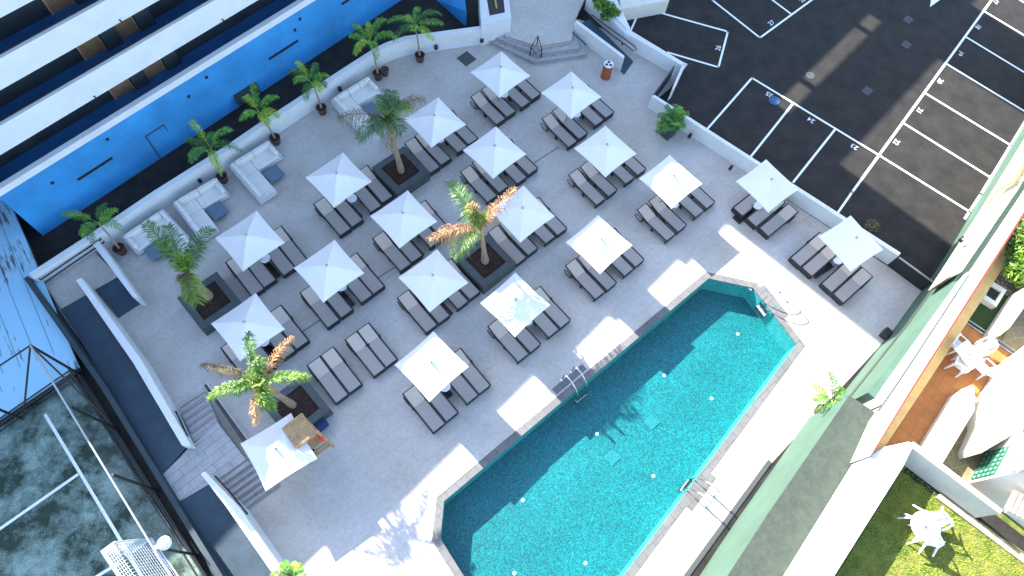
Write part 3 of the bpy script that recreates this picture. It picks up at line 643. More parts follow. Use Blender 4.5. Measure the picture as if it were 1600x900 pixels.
o = MB().prism([P(*q, 3.5) for q in ((1486, 430), (1496, 428), (1503, 424), (1592, 294), (1690, 130), (1660, 150), (1569, 300))], 2.0, 3.5).build('stone_wall', m_stone); tag(o, 'rough cream stone wall end with a rounded tip above the green wall', 'wall')
slabwall('coping_wall', 'narrow white wall strip on top of the long green wall', [(1373, 622), (1387, 600), (1512, 425), (1519, 425), (1402, 597), (1378, 632)], 3.62, 0)
o = MB().prism([P(x, y, 4.6) if k else P(x, y, 3.62) for x, y, k in ((1366, 655, 0), (1404, 600, 0), (1517, 428, 0), (1604, 297, 0), (1700, 150, 0), (1750, 100, 1), (1600, 331, 1), (1430, 598, 1), (1360, 712, 1))], 0, 4.6).build('garden_wall', m_white, None, bevel=.015)
tag(o, 'white garden wall with a red edge between the green wall and the tiled terrace', 'wall')
o = MB().prism([P(x, y, 3.64) for x, y in ((1374, 640), (1399, 602), (1513, 428), (1516, 428), (1402, 602), (1377, 643))], 3.5, 3.64).build('wall_joint', m_grate); tag(o, 'dark joint line between the two white wall tops above the green wall', 'joint')
o = MB().prism([P(x, y, 4.62) for x, y in ((1362, 709), (1429, 600), (1600, 333), (1752, 100), (1754, 102), (1601.8, 333.5), (1431.2, 600.8), (1363.4, 709.8))], 4.4, 4.615).build('wall_edge', m_redline); tag(o, 'thin red tiled edge along the broad white garden wall', 'edging')
o = MB().prism([P(x, y, 3.55) for x, y in ((1352, 712), (1428, 590), (1600, 320), (1740, 100), (1775, 90), (1607, 358), (1450, 597), (1372, 714))], 2.9, 3.55).build('ledge', m_yellow); tag(o, 'ochre ledge at the foot of the garden wall along the terracotta terrace', 'ledge')
o = MB().prism([P(x, y, GZ) for x, y in ((1150, 1080), (1560, 380), (1700, 130), (2100, 120), (2100, 1300), (1300, 1250))], -.2, GZ - .02).build('garden_ground', m_soilgrass); structure(o)
structure(MB().sheet([[P(x, y, GZ) for x, y in ((1350, 740), (1500, 497), (1640, 590), (1640, 760), (1480, 790), (1440, 760))]], GZ).build('terrace', m_terra))
structure(MB().sheet([[P(x, y, GZ + .004) for x, y in ((1440, 730), (1522, 628), (1542, 640), (1570, 690), (1500, 790))]], GZ + .004).build('garden_path', m_patio))
structure(MB().sheet([[P(x, y, GZ + .004) for x, y in ((1560, 540), (1600, 470), (1660, 500), (1640, 590), (1590, 557))]], GZ + .004).build('garden_path', m_patio))
o = MB().sheet([[P(x, y, GZ + .008) for x, y in ((1502, 500), (1516, 476), (1548, 432), (1600, 466), (1557, 528))]], GZ + .008).build('artificial_lawn', m_agreen); o['kind'] = 'structure'
o = MB().sheet([[P(x, y, GZ + .012) for x, y in ((1540, 440), (1566, 395), (1620, 330), (1700, 380), (1620, 470), (1575, 462))]], GZ + .012).build('gravel_bed', m_gravel); o['kind'] = 'structure'
g = MB()
for k in range(420):
    x, y = rng.uniform(1543, 1600), rng.uniform(385, 462)
    if (x - 1543) * .9 + (y - 385) < 52: continue
    c = P3(x, y, GZ + .02); s_ = rng.uniform(.025, .06); g.box((c.x, c.y, c.z), (s_, s_ * .8, s_ * .7), rng.uniform(0, 3))
o = g.build('gravel_stones', mat('pale_pebble', (.42, .37, .27), .9, .3, 12)); o['kind'] = 'stuff'; o['label'] = 'loose pale pebbles on the gravel bed under the bush'
g = MB()
for a, b in (((1503, 500), (1592, 560)), ((1507, 496), (1596, 556))): g.bar(P3(*a, GZ + .03), P3(*b, GZ + .03), .05, .05)
tag(g.build('track', m_alu), 'double metal track across the terracotta terrace beside the artificial lawn', 'rail')
t = thing('hatch', 'square white hatch frame with a dark centre on the artificial lawn', 'hatch', (*P(1552, 458, GZ), GZ))
q = [(1547.7, 437), (1573, 453), (1557, 479.5), (1531.5, 463)]; qi = [(1549, 445), (1565, 455.5), (1555.5, 471), (1540.5, 461)]
g = MB()
for i in range(4):
    j = (i + 1) % 4; g.prism([P(*q[i], 3.5), P(*q[j], 3.5), P(*qi[j], 3.5), P(*qi[i], 3.5)], GZ, 3.5)
g.build('frame', m_whitew, t); MB().prism([P(*x, 3.4) for x in qi], GZ, 3.4).build('cover', m_glass, t)
slabwall('garden_wall', 'white low wall with a pointed end between the terracotta terrace and the stone path', [(1503, 612), (1519, 601), (1523, 607), (1523, 641), (1462, 742), (1440, 722), (1449, 700)], 3.95, GZ - .1, m_house)
slabwall('garden_wall', 'white low wall with an ochre end beside the hatch', [(1700, 380), (1597, 452), (1556, 515), (1563, 524), (1578, 512), (1614, 462), (1710, 395)], 3.95, GZ - .1, m_house)
# lawn of the lower right, its wall, kerb and the house
structure(MB().sheet([[P(x, y, GZ + .004) for x, y in ((1290, 930), (1413, 726), (1440, 730), (1640, 880), (1640, 1100), (1240, 1060))]], GZ + .004).build('lawn', m_soilgrass))
o = MB().prism([P(x, y, z) for x, y, z in ((1190, 960, 3.25), (1222, 903, 3.25), (1335, 720, 3.25), (1362, 706, 3.6), (1421, 690, 4.45), (1426, 699, 4.45), (1412, 728, 4.45), (1303, 901, 4.45), (1265, 965, 4.45))], 0, 4.45).build('lawn_wall', m_white, None, bevel=.015)
tag(o, 'very broad white wall at the left of the lawn with plastic chairs', 'wall')
slabwall('lawn_wall', 'white topped wall between the lawn and the stone path, shade grey in its colour', [(1423, 693), (1428, 690), (1568, 797), (1563, 803), (1426, 700)], 4.5, GZ - .1, mat('shade_grey_render', (.46, .45, .40), .8, .08, 1.2))  # white wall; its shade is put into the grey base colour
o = MB().prism([P(x, y, GZ + .1) for x, y in ((1463, 777), (1470, 771), (1640, 896), (1632, 904))], GZ, GZ + .1).build('lawn_kerb', m_kerb); tag(o, 'pale stone kerb along the edge of the lawn', 'kerb')
o = MB().sheet([[P(x, y, GZ + .012) for x, y in ((1424, 722), (1440, 716), (1600, 838), (1640, 870), (1640, 890), (1470, 771), (1463, 777), (1410, 737))]], GZ + .012).build('lawn_path', m_asph); structure(o)  # path along the wall; asphalt black stands in for the dark shadow
house = thing('white_house', 'white rendered house with a green barred window and stones set in its wall', 'house', (*P(1511, 755, GZ), GZ))
A = Vector(P(1511, 756, GZ)); B = Vector(P(1541, 702, GZ)); hd = (B - A).normalized(); hn = Vector((hd.y, -hd.x)); 
if hn.x < 0: hn = -hn
MB().prism([tuple(A), tuple(B + hd * 4), tuple(B + hd * 4 + hn * 7), P(1720, 915, GZ)], GZ - .1, 8.2).build('wall', m_house, house)
def on_house(u, o_, z): p = A + hd * u + hn * o_; return Vector((p.x, p.y, z))
L0 = (Vector(P(1513, 751, GZ)) - A).dot(hd); L1 = (Vector(P(1536, 711, GZ)) - A).dot(hd)
wn = MB().prism([tuple(on_house(u, o_, 0))[:2] for u, o_ in ((max(.06, L0), -.02), (L1, -.02), (L1, .1), (max(.06, L0), .1))], GZ + .18, GZ + 1.35).build('window', m_greenglass, house)
fr = MB()
for u in [max(.06, L0) + (L1 - max(.06, L0)) * k / 6 for k in range(7)]: fr.bar(on_house(u, -.05, GZ + .18), on_house(u, -.05, GZ + 1.35), .03, .03)
for k in range(6): fr.bar(on_house(max(.06, L0), -.05, GZ + .18 + 1.17 * k / 5), on_house(L1, -.05, GZ + .18 + 1.17 * k / 5), .03, .03)
fr.build('bars', m_iron, wn)
for k in range(34):
    u, z = rng.uniform(.05, 1.2), rng.uniform(4.7, 6.2)
    if u / 1.2 + (z - 4.7) / 1.5 > 1.35: continue
    c = on_house(u, -.02, z); MB().box(tuple(c), (rng.uniform(.15, .3), .1, rng.uniform(.1, .22)), math.atan2(hd.y, hd.x)).build('wall_stone', m_stone, house, bevel=.03)
for k in range(8):
    c = on_house(rng.uniform(2.2, 4.5), -.02, rng.uniform(4.5, 6)); MB().box(tuple(c), (rng.uniform(.12, .3), .1, rng.uniform(.1, .2)), math.atan2(hd.y, hd.x)).build('wall_stone', m_stone, house, bevel=.03)
u0 = 2.9
w2 = MB().prism([tuple(on_house(u, o_, 0))[:2] for u, o_ in ((u0, -.02), (u0 + 1.1, -.02), (u0 + 1.1, .1), (u0, .1))], 5.0, 6.3).build('window', m_greenglass, house)
c = on_house(1.9, -.06, 5.1); MB().lathe([(.03, -.14), (.1, -.08), (.1, .06), (.02, .12)], 10, tuple(c)).build('wall_lantern', m_rust, house)
slabwall('porch_wall', 'white porch parapet with a curved end above the stone path', [(1640, 520), (1592, 556), (1566, 600), (1543, 637), (1545, 663), (1530, 699), (1533, 708), (1574, 684), (1640, 640)], 4.35, GZ - .1, m_house)
can = thing('tiled_canopy', 'small row of barrel roof tiles at the right edge above the shaded wall', 'roof', (*P(1590, 790, 4.9), 4.9))
for k in range(6):
    a = P3(1574 + 8 * k, 797 + 4 * k, 4.75); b = P3(1588 + 8 * k, 768 + 4 * k, 5.1); MB().tube([a, b], [.10, .085], 10).build('barrel_tile', m_tileor, can)
MB().prism([P(x, y, 4.65) for x, y in ((1574, 800), (1588, 770), (1640, 800), (1640, 830))], 4.5, 4.65).build('support', m_house, can)
# grass blades of the lawn
g = MB()
LQ = [P(x, y, GZ) for x, y in ((1290, 930), (1413, 726), (1465, 773), (1632, 900), (1632, 1000), (1270, 980))]
def inside(p, poly):
    c = False
    for i in range(len(poly)):
        a, b = poly[i - 1], poly[i]
        if (a[1] > p[1]) != (b[1] > p[1]) and p[0] < (b[0] - a[0]) * (p[1] - a[1]) / (b[1] - a[1]) + a[0]: c = not c
    return c
x0, x1 = min(p[0] for p in LQ), max(p[0] for p in LQ); y0, y1 = min(p[1] for p in LQ), max(p[1] for p in LQ)
for k in range(26000):
    p = (rng.uniform(x0, x1), rng.uniform(y0, y1))
    if not inside(p, LQ): continue
    a = rng.uniform(0, 6.28); h = rng.uniform(.03, .075); wd = .013; l = rng.uniform(.02, .07)
    g.add([(p[0] - wd * math.sin(a), p[1] + wd * math.cos(a), GZ), (p[0] + wd * math.sin(a), p[1] - wd * math.cos(a), GZ), (p[0] + l * math.cos(a), p[1] + l * math.sin(a), GZ + h)], [(0, 1, 2)])
o = g.build('grass', m_grass); o['kind'] = 'stuff'; o['label'] = 'short green grass of the lawn under the plastic chairs'
# yellow pipe and bracket lamp on the green wall
tag(MB().tube([P3(1545, 318, 3.6), P3(1560, 296, 3.65), P3(1585, 284, 3.6), P3(1610, 240, 3.6)], .045, 8).build('pipe', m_pipe, None, True), 'bent yellow pipe on top of the stone wall', 'pipe')
t = thing('wall_lamp', 'lamp on a bracket near the rounded stone wall end', 'lamp', tuple(P3(1512, 370, 3.3)))
MB().tube([P3(1528, 368, 3.4), P3(1504, 374, 3.3)], .04, 8).build('bracket', m_white, t); MB().box(tuple(P3(1503, 374, 3.2)), (.22, .18, .16), .8).build('lamp_head', m_black, t)
c = P3(1384, 521, .2); tag(MB().box(tuple(c), (.42, .30, .36), R(52)).build('floor_box', m_black, None, bevel=.02), 'small black box on the deck at the foot of the green wall', 'box')

# ================================================================== plants
def frond(mb, b, tip, arch, n=30, ll=.42, droop=.22, r=rng, plume=False, wd=.020, stem=.02, bare=.12):
    """arched leaf stalk with separate drooping leaflets; plume: leaflets all round the stalk"""
    b = Vector(b); tip = Vector(tip); mid = (b + tip) / 2 + Vector((0, 0, arch)); pts = []
    for i in range(13):
        s = i / 12; pts.append(b * (1 - s) ** 2 + mid * 2 * s * (1 - s) + tip * s * s)
    mb.tube(pts, [stem * (1 - .75 * i / 12) for i in range(13)], 5)
    for i in range(n):
        s = bare + (1 - bare) * (i + r.random() * .6) / n; p = b * (1 - s) ** 2 + mid * 2 * s * (1 - s) + tip * s * s
        d = ((mid - b) * (1 - s) + (tip - mid) * s).normalized(); side = d.cross(Vector((0, 0, 1)))
        side = side.normalized() if side.length > .05 else Vector((1, 0, 0)); up = side.cross(d)
        for sg in (-1, 1):
            L = ll * (math.sin(math.pi * (.14 + .78 * s)) ** .7) * r.uniform(.75, 1.15)
            a = r.uniform(-.9, 1.3) if plume else r.uniform(.05, .45)
            q = (side * sg * math.cos(a) + up * math.sin(a) + d * r.uniform(.45, .9)).normalized()
            e1 = p + q * L * .55; e2 = p + q * L + Vector((0, 0, -droop * L * r.uniform(.6, 2.2)))
            n_ = q.cross(Vector((r.uniform(-.4, .4), r.uniform(-.4, .4), 1))).normalized() * wd * r.uniform(.7, 1.2)
            mb.add([p - n_ * .5, p + n_ * .5, e1 + n_, e1 - n_, e2], [(0, 1, 2, 3), (3, 2, 4)])
    return mb
def palm(name, label, base, crown, tips, trunk_r=(.24, .13, .10), z0=.62, plume=False):
    """base: trunk foot pixel; crown: heart pixel and height; tips: (x, y, z, arch, material)"""
    B = Vector(P(*base, z0)); B = Vector((B.x, B.y, z0)); C = P3(*crown)
    t = thing(name, label, 'palm tree', tuple(B), 'palms in the square grey planters')
    d = C - B
    prof = []; L = 26
    for i in range(L + 1):
        s = i / L * .62; rr = trunk_r[0] * (1 - s) ** 4 * (1 if s > .04 else .9) + trunk_r[1] * (1 - (1 - s) ** 4); rr *= (1.06 if i % 2 else .97)
        prof.append((B + d * s + Vector((0, 0, .0)), rr))
    MB().tube([p for p, r in prof], [r for p, r in prof], 14).build('trunk', m_trunk, t)
    MB().tube([B + d * (.62 + .38 * i / 6) for i in range(7)], [trunk_r[1] * .92 - (trunk_r[1] * .92 - .06) * i / 6 for i in range(7)], 12).build('crownshaft', m_shaft, t, True)
    for x, y, z, arch, m_ in tips:
        tip = P3(x, y, z); ln = (tip - C).length; dry = m_ in (m_leafo, m_leafb)
        if plume: g = frond(MB(), C - Vector((0, 0, .1)), tip, arch, n=int(110 * max(.7, ln / 2)), ll=.36 if not dry else .32, droop=.3 if not dry else .7, wd=.013 if not dry else .011, stem=.026, plume=True, bare=.10)
        else: g = frond(MB(), C - Vector((0, 0, .1)), tip, arch, n=int(70 * max(.7, ln / 2)), ll=.58 if not dry else .50, droop=.35 if not dry else .8, wd=.013 if not dry else .010, stem=.026, plume=dry, bare=.08)
        o = g.build('frond', m_, t)
        if dry: o['label'] = 'dried brown frond'
    # spear leaves in the heart
    g = MB()
    for k in range(5):
        a = rng.uniform(0, 6.28); frond(g, C - Vector((0, 0, .1)), C + Vector((math.cos(a) * .35, math.sin(a) * .35, rng.uniform(.5, .9))), .2, n=16, ll=.22, droop=.1, wd=.014)
    g.build('heart', m_leafy if m_leafg in [q[4] for q in tips] else m_leafg, t)
    return t
palm('palm_tree', 'sunlit palm with dried orange fronds in the planter amid the lounger rows', (758, 408), (752, 357, 4.4),
     [(702, 284, 4.85, .7, m_leafg), (670, 374, 4.45, .7, m_leafo), (690, 366, 4.85, .5, m_leafo), (709, 402, 4.15, .8, m_leafy), (806, 294, 4.75, .6, m_leafo), (775, 322, 5.15, .5, m_leafo), (735, 318, 5.25, .4, m_leafo), (728, 330, 5.15, .5, m_leafg)], (.19, .085, .08))
palm('palm_tree', 'sunlit bright green palm beside the parasol with the wooden stand', (458, 633), (407, 598, 4.4),
     [(314, 570, 4.45, .8, m_leafb), (388, 520, 4.65, .8, m_leafg), (458, 526, 4.55, .7, m_leafo), (484, 590, 4.55, .8, m_leafy), (326, 622, 4.45, .9, m_leafy), (399, 665, 4.15, .8, m_leafo), (428, 640, 3.95, .7, m_leafy), (414, 640, 4.35, .6, m_leafy), (365, 612, 4.85, .5, m_leafg), (408, 560, 4.95, .5, m_leafg)], (.16, .10, .08), plume=True)
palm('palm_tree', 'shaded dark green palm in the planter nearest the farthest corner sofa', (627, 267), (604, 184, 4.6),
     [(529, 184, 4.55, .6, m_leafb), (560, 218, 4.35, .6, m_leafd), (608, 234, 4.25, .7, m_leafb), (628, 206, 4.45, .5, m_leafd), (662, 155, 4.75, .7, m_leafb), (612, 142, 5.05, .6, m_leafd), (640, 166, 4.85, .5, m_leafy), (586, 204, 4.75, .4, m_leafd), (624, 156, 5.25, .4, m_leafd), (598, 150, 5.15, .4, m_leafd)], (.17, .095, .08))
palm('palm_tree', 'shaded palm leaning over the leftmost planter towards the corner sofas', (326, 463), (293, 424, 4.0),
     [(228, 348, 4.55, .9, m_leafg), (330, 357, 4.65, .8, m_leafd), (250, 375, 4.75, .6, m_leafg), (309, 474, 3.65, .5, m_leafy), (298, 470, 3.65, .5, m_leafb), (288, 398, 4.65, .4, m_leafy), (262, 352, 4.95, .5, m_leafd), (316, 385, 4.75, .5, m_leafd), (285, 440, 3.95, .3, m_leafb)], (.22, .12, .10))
# square planters
PLANT = [(759, 407, 'square grey planter of the sunlit palm with orange fronds amid the loungers'), (463, 636, 'square grey planter at the foot of the wooden stand'), (626, 265, 'square grey planter of the shaded palm near the farthest sofa'), (327, 469, 'leftmost square grey planter, below the leaning palm')]
for x, y, lb in PLANT:
    c = P3(x, y, .68); t = thing('planter', lb, 'planter', (c.x, c.y, 0), 'square grey planters', R(ROW), True)
    g = MB(); S, s_, h = .93, .63, .68
    for a, b in (((-S, -S), (S, -s_)), ((-S, s_), (S, S)), ((-S, -s_), (-s_, s_)), ((s_, -s_), (S, s_))):
        g.prism([(a[0], a[1]), (b[0], a[1]), (b[0], b[1]), (a[0], b[1])], 0, h)
    g.build('planter_box', m_grey, t); g = MB()
    n_ = 14; vs = [((-s_ + 2 * s_ * i / n_), (-s_ + 2 * s_ * j / n_), .60 + rng.uniform(-.02, .03)) for i in range(n_ + 1) for j in range(n_ + 1)]
    g.add(vs, [(i * (n_ + 1) + j, (i + 1) * (n_ + 1) + j, (i + 1) * (n_ + 1) + j + 1, i * (n_ + 1) + j + 1) for i in range(n_) for j in range(n_)]); g.build('soil', m_soil, t)
# potted palms
def pot(mb_loc, r, h, parent):
    MB().lathe([(r * .72, 0), (r * .98, h * .9), (r * 1.04, h), (r * .9, h), (r * .86, h * .86), (.01, h * .86)], 22, mb_loc).build('pot', m_terrapot, parent)
def potted(x, y, cx, cy, cz, label, nf, ln, mats, r=.25, square=False, seed=0, lift=.35, bias=None):
    q = random.Random(seed); b = P3(x, y, .3); t = thing('potted_palm', label, 'potted plant', (b.x, b.y, 0), 'potted palms round the deck')
    if square:
        g = MB(); g.box((b.x, b.y, .26), (.62, .62, .52), R(ROW)); g.build('pot', m_grey, t)
    else: pot((b.x, b.y, 0), r, .42, t)
    MB().lathe([(r * .85, .36), (.01, .375)], 16, (b.x, b.y, 0.01)).build('soil', m_soil, t)
    C = P3(cx, cy, cz); MB().tube([Vector((b.x, b.y, .38)), (Vector((b.x, b.y, .4)) + C) / 2 + Vector((.02, .02, 0)), C], [.05, .035, .028], 8).build('stem', m_trunk if not square else m_leafd, t)
    for k in range(nf):
        a = 2 * math.pi * (k + q.uniform(-.3, .3)) / nf if bias is None else bias + (k / max(1, nf - 1) - .5) * 3.6; L = ln * q.uniform(.8, 1.5)
        tip = C + Vector((math.cos(a) * L, math.sin(a) * L, q.uniform(-.35, lift + .25)))
        frond(MB(), C - Vector((0, 0, q.uniform(.0, .25))), tip, L * q.uniform(.3, .75), n=38, ll=.30, droop=.35, r=q, wd=.013, stem=.013, bare=.15).build('frond', mats[k % len(mats)], t)
m_potg = mat('potted_green', (.075, .25, .025), .5, .35, 5, c2=(.15, .38, .03)); m_poty = mat('potted_yellow', (.22, .42, .03), .5, .3, 5, c2=(.36, .52, .04)); m_potd = mat('potted_dark', (.03, .13, .025), .5, .35, 5, c2=(.07, .22, .03))
PM = [m_leafg, m_leafd, m_leafg, m_leafy]
potted(187, 389, 152, 347, 2.0, 'potted palm at the left end of the sofas, by the ramp turn', 6, .95, [m_potg, m_potg, m_potd], seed=1)
potted(347, 277, 329, 231, 2.0, 'potted palm in front of the low white wall between two corner sofas', 8, .85, [m_potd, m_potg, m_potd, m_poty], seed=2)
potted(430, 217, 404, 174, 2.0, 'potted palm with yellow green fronds right of the middle corner sofa', 7, .85, [m_poty, m_potg, m_potg], seed=3)
potted(502.5, 170, 487, 128, 1.9, 'potted palm just left of the farthest corner sofa', 8, .85, [m_potd, m_potg, m_potd, m_poty], seed=4)
potted(590.5, 116, 578, 64, 2.1, 'potted palm right of the farthest sofa, beside an empty pot', 7, 1.0, [m_potg, m_potg, m_poty], seed=5)
potted(656, 88, 648, 38, 2.1, 'potted palm in front of the bend of the white wall, nearest the entrance steps', 8, 1.0, [m_potg, m_potd, m_potg, m_poty], seed=6)
potted(1044, 203, 1049, 192, .95, 'bushy dark palm in a square black pot at the straight white wall', 30, .55, [m_potd, m_potd, m_potg], square=True, seed=7, lift=.5)
potted(450, 912, 455, 904, 1.2, 'bright potted palm at the bottom edge of the photo beside the lower white wall', 9, .42, [m_poty, m_potg], seed=8)
potted(1283, 641, 1300, 626, 1.5, 'sunny potted palm half hidden behind the grey green block', 8, .85, [m_poty, m_potg, m_potd], seed=9)
t = thing('plant_pot', 'small empty brown pot beside a potted palm near the farthest sofa', 'pot', (*P(601, 110, .3), 0)); b = P3(601, 110, .3); pot((b.x, b.y, 0), .21, .38, t); MB().lathe([(.17, .32), (.01, .33)], 14, (b.x, b.y, 0)).build('soil', m_soil, t)
# leafy plant and bush made of small leaves
def leaves(mb, c, rad, n, size, q):
    for k in range(n):
        while True:
            p = Vector((q.uniform(-1, 1), q.uniform(-1, 1), q.uniform(-1, 1)))
            if .25 < p.length < 1: break
        p = Vector(c) + Vector((p.x * rad[0], p.y * rad[1], p.z * rad[2])); a = Vector((q.uniform(-1, 1), q.uniform(-1, 1), q.uniform(-.3, .9))).normalized(); b = a.cross(Vector((q.uniform(-1, 1), q.uniform(-1, 1), q.uniform(-1, 1)))).normalized(); s = size * q.uniform(.6, 1.3)
        mb.add([p - a * s, p + b * s * .45, p + a * s, p - b * s * .45], [(0, 1, 2, 3)])
q = random.Random(3)
bush = thing('garden_bush', 'yellow green leafy bush over the gravel bed at the right edge', 'bush', tuple(P3(1604, 400, GZ)))
for dx, dy, dz, rr in ((1604, 405, 4.2, .75), (1590, 385, 4.1, .5), (1588, 425, 4.0, .5), (1612, 365, 4.5, .7), (1600, 435, 3.8, .5), (1625, 400, 4.7, .8)):
    g = MB(); leaves(g, P3(dx, dy, dz), (rr, rr, rr * .8), int(900 * rr), .085, q); g.build('foliage', m_leafy if q.random() < .6 else m_leafg, bush)
b = P3(1606, 402, GZ); MB().tube([b, b + Vector((.05, .0, .7)), b + Vector((.1, .1, 1.2))], [.07, .05, .03], 8).build('stem', m_trunk, bush)
pl = thing('ledge_plant', 'leafy green plant trailing over the white planter ledge above the entrance ramp', 'plant', tuple(P3(944, 15, 1.05)))
for dx, dy, dz, rr in ((940, 8, 1.25, .42), (952, 12, 1.3, .4), (946, 26, 1.1, .3), (962, 20, 1.1, .28), (935, -2, 1.2, .35)):
    g = MB(); leaves(g, P3(dx, dy, dz), (rr, rr, rr * .6), int(560 * rr), .1, q); g.build('foliage', m_leafg if q.random() < .7 else m_leafy, pl)
for x, y, lb in ((1362, 352, 'small weed with orange flowers behind the farthest right parasol'), ):
    g = MB(); leaves(g, P3(x, y, .25), (.35, .35, .2), 120, .06, q); tag(g.build('weed', m_leafb), lb, 'plant')

# ================================================================== loungers, parasols, side tables
def make_lounger():
    """head at y = 0, foot at y = -1.95; +z up"""
    t = thing('sun_lounger', '', 'sun lounger', (0, 0, 0), 'grey sun loungers on the deck', 0, True); W, H, Lh, yb = .64, .36, 1.95, -.68
    bz = H + .20                                            # raised head end
    def strip(y0, z0, y1, z1, n, nm, m_):
        g = MB(); vs = []
        for i in range(n + 1):
            f = i / n; y = y0 + (y1 - y0) * f; z = z0 + (z1 - z0) * f
            for j in range(7):
                x = -W / 2 + .055 + (W - .11) * j / 6; vs.append((x, y, z - .02 * math.sin(math.pi * j / 6) * math.sin(math.pi * f)))
        k = len(vs); vs += [(x, y, z - .012) for x, y, z in vs]; fs = []
        for i in range(n):
            for j in range(6):
                a = i * 7 + j; fs.append((a + 7, a + 8, a + 1, a)); fs.append((k + a, k + a + 1, k + a + 8, k + a + 7))
        g.add(vs, fs); return g.build(nm, m_, t, True)
    strip(yb, H + .005, -Lh + .03, H, 6, 'seat', m_sling); strip(0, bz, yb, H + .012, 4, 'backrest', m_slingb)
    g = MB()
    for x in (-W / 2 + .02, W / 2 - .02): g.tube([(x, yb + .02, H - .005), (x, -Lh + .03, H - .008)], .034, 6)
    g.tube([(-W / 2 + .02, yb, H - .02), (W / 2 - .02, yb, H - .02)], .018, 6); g.build('side_rail', m_black, t, True)
    g = MB()
    for x in (-W / 2 + .02, W / 2 - .02): g.tube([(x, yb, H), (x, 0, bz - .01)], .030, 6)
    g.tube([(-W / 2 + .02, 0, bz - .01), (W / 2 - .02, 0, bz - .01)], .02, 6); g.build('back_frame', m_black, t, True)
    for y, nm in ((-Lh + .04, 'leg'), (-.42, 'leg')):
        g = MB(); r_ = .06; pts = []
        hz = H - .01 if y < -1 else H - .03
        pts = [(-W / 2 + .015, y, hz), (-W / 2 + .005, y, .12), (-W / 2 + .05, y, .025), (W / 2 - .05, y, .025), (W / 2 - .005, y, .12), (W / 2 - .015, y, hz)]
        g.tube(pts, .026, 6); g.build(nm, m_black, t, True)
    g = MB(); g.box((0, -Lh + .03, H / 2), (W - .04, .014, H - .05)); g.build('foot_panel', m_mesh, t)
    # curved back support loop and arms
    g = MB()
    for x in (-W / 2 - .015, W / 2 + .015): g.tube([(x, -.42, .05), (x, -.12, .08), (x, -.02, .22), (x, -.12, .36), (x, -.5, .37), (x, -.78, .34)], .02, 6)
    g.build('arm', m_black, t, True)
    for x in (-W / 2 - .03, W / 2 + .03): MB().tube([(x, yb + .02, H + .03), (x, yb - .04, H + .03)], .025, 6).build('hinge', m_black, t)
    for x in (-W / 2 + .06, W / 2 - .06): MB().box((x, -1.05, .16), (.05, .12, .30)).build('support', m_black, t)
    return t
LOUNGER = make_lounger(); used = [False]
def put_lounger(x, y, rot, label):
    """x, y: where the middle of the foot end meets the deck"""
    o = LOUNGER if not used[0] else copy_tree(LOUNGER); used[0] = True
    f = Vector(P(x, y, .0)); d = Vector((-math.sin(rot), math.cos(rot)))     # direction foot -> head
    h = f + d * 1.93; o.location = (h.x, h.y, .004); o.rotation_euler = (0, 0, rot); o['label'] = label
    return o
def make_parasol():
    t = thing('parasol', '', 'parasol', (0, 0, 0), 'white square parasols on the deck', 0, True); S = .985; zt, ze = 2.69, 2.22
    g = MB(); n = 12
    for a in range(4):                                                           # four cloth panels meeting on the ribs
        ca, sa = ((1, 0), (0, 1), (-1, 0), (0, -1))[a]; vs = []
        for i in range(n + 1):
            for j in range(n + 1):
                m_, f = i / n, -1 + 2 * j / n; cc = 1 - .035 * m_ * (1 - f * f); x, y = m_ * f * S * cc, -m_ * S * cc
                z = zt - (zt - ze) * (m_ ** .92) - .03 * (1 - abs(f)) * math.sin(math.pi * m_) + .012 * m_ * (1 - abs(f))
                vs.append((x * ca - y * sa, x * sa + y * ca, z))
        g.add(vs, [(i * (n + 1) + j, i * (n + 1) + j + 1, (i + 1) * (n + 1) + j + 1, (i + 1) * (n + 1) + j)[::-1] for i in range(n) for j in range(n)])
    n = 16
    g.build('canopy', m_canvas, t)
    g = MB(); hem = []
    for a in range(4):
        for k in range(n):
            f = -1 + 2 * k / n; u, v = ((f, -1), (1, f), (-f, 1), (-1, -f))[a]; mr = 1; rr = min(abs(u), abs(v)); cc = 1 - .035 * (1 - rr * rr)
            hem.append((u * S * cc, v * S * cc, ze + .012 * (1 - rr)))
    L = len(hem); g.add(hem + [(x, y, z - .05) for x, y, z in hem], [(i, (i + 1) % L, L + (i + 1) % L, L + i) for i in range(L)]); g.build('hem', m_canvas, t)
    MB().lathe([(.024, .02), (.024, zt)], 10).build('pole', m_alu, t, True)
    MB().lathe([(.055, zt - .02), (.055, zt + .03), (.03, zt + .07), (.01, zt + .08)], 12).build('finial', m_alu, t, True)
    for a in range(4):
        c = math.cos(R(45 + 90 * a)), math.sin(R(45 + 90 * a)); MB().bar((c[0] * .05, c[1] * .05, zt - .16), (c[0] * S * 1.30, c[1] * S * 1.30, ze - .035), .022, .022).build('rib', m_alu, t)
    g = MB().box((0, -.32, .04), (.44, 1.15, .07)); g.lathe([(.05, .07), (.05, .35)], 10); g.build('base', m_black, t)  # pole base; black slab lengthened to stand for shade between the loungers
    return t
PARASOL = make_parasol(); usedp = [False]
def make_side_table():
    t = thing('side_table', '', 'side table', (0, 0, 0), 'small white side tables between the loungers', 0, True)
    MB().lathe([(.02, .40), (.21, .40), (.225, .415), (.225, .43), (.21, .44), (.01, .44)], 20).build('table_top', m_plastic, t)
    for a in range(3):
        c = math.cos(R(120 * a)), math.sin(R(120 * a)); MB().tube([(c[0] * .06, c[1] * .06, .40), (c[0] * .19, c[1] * .19, .01)], .018, 6).build('leg', m_plastic, t)
    return t
STABLE = make_side_table(); useds = [False]
ORD = ['first', 'second', 'third', 'fourth']
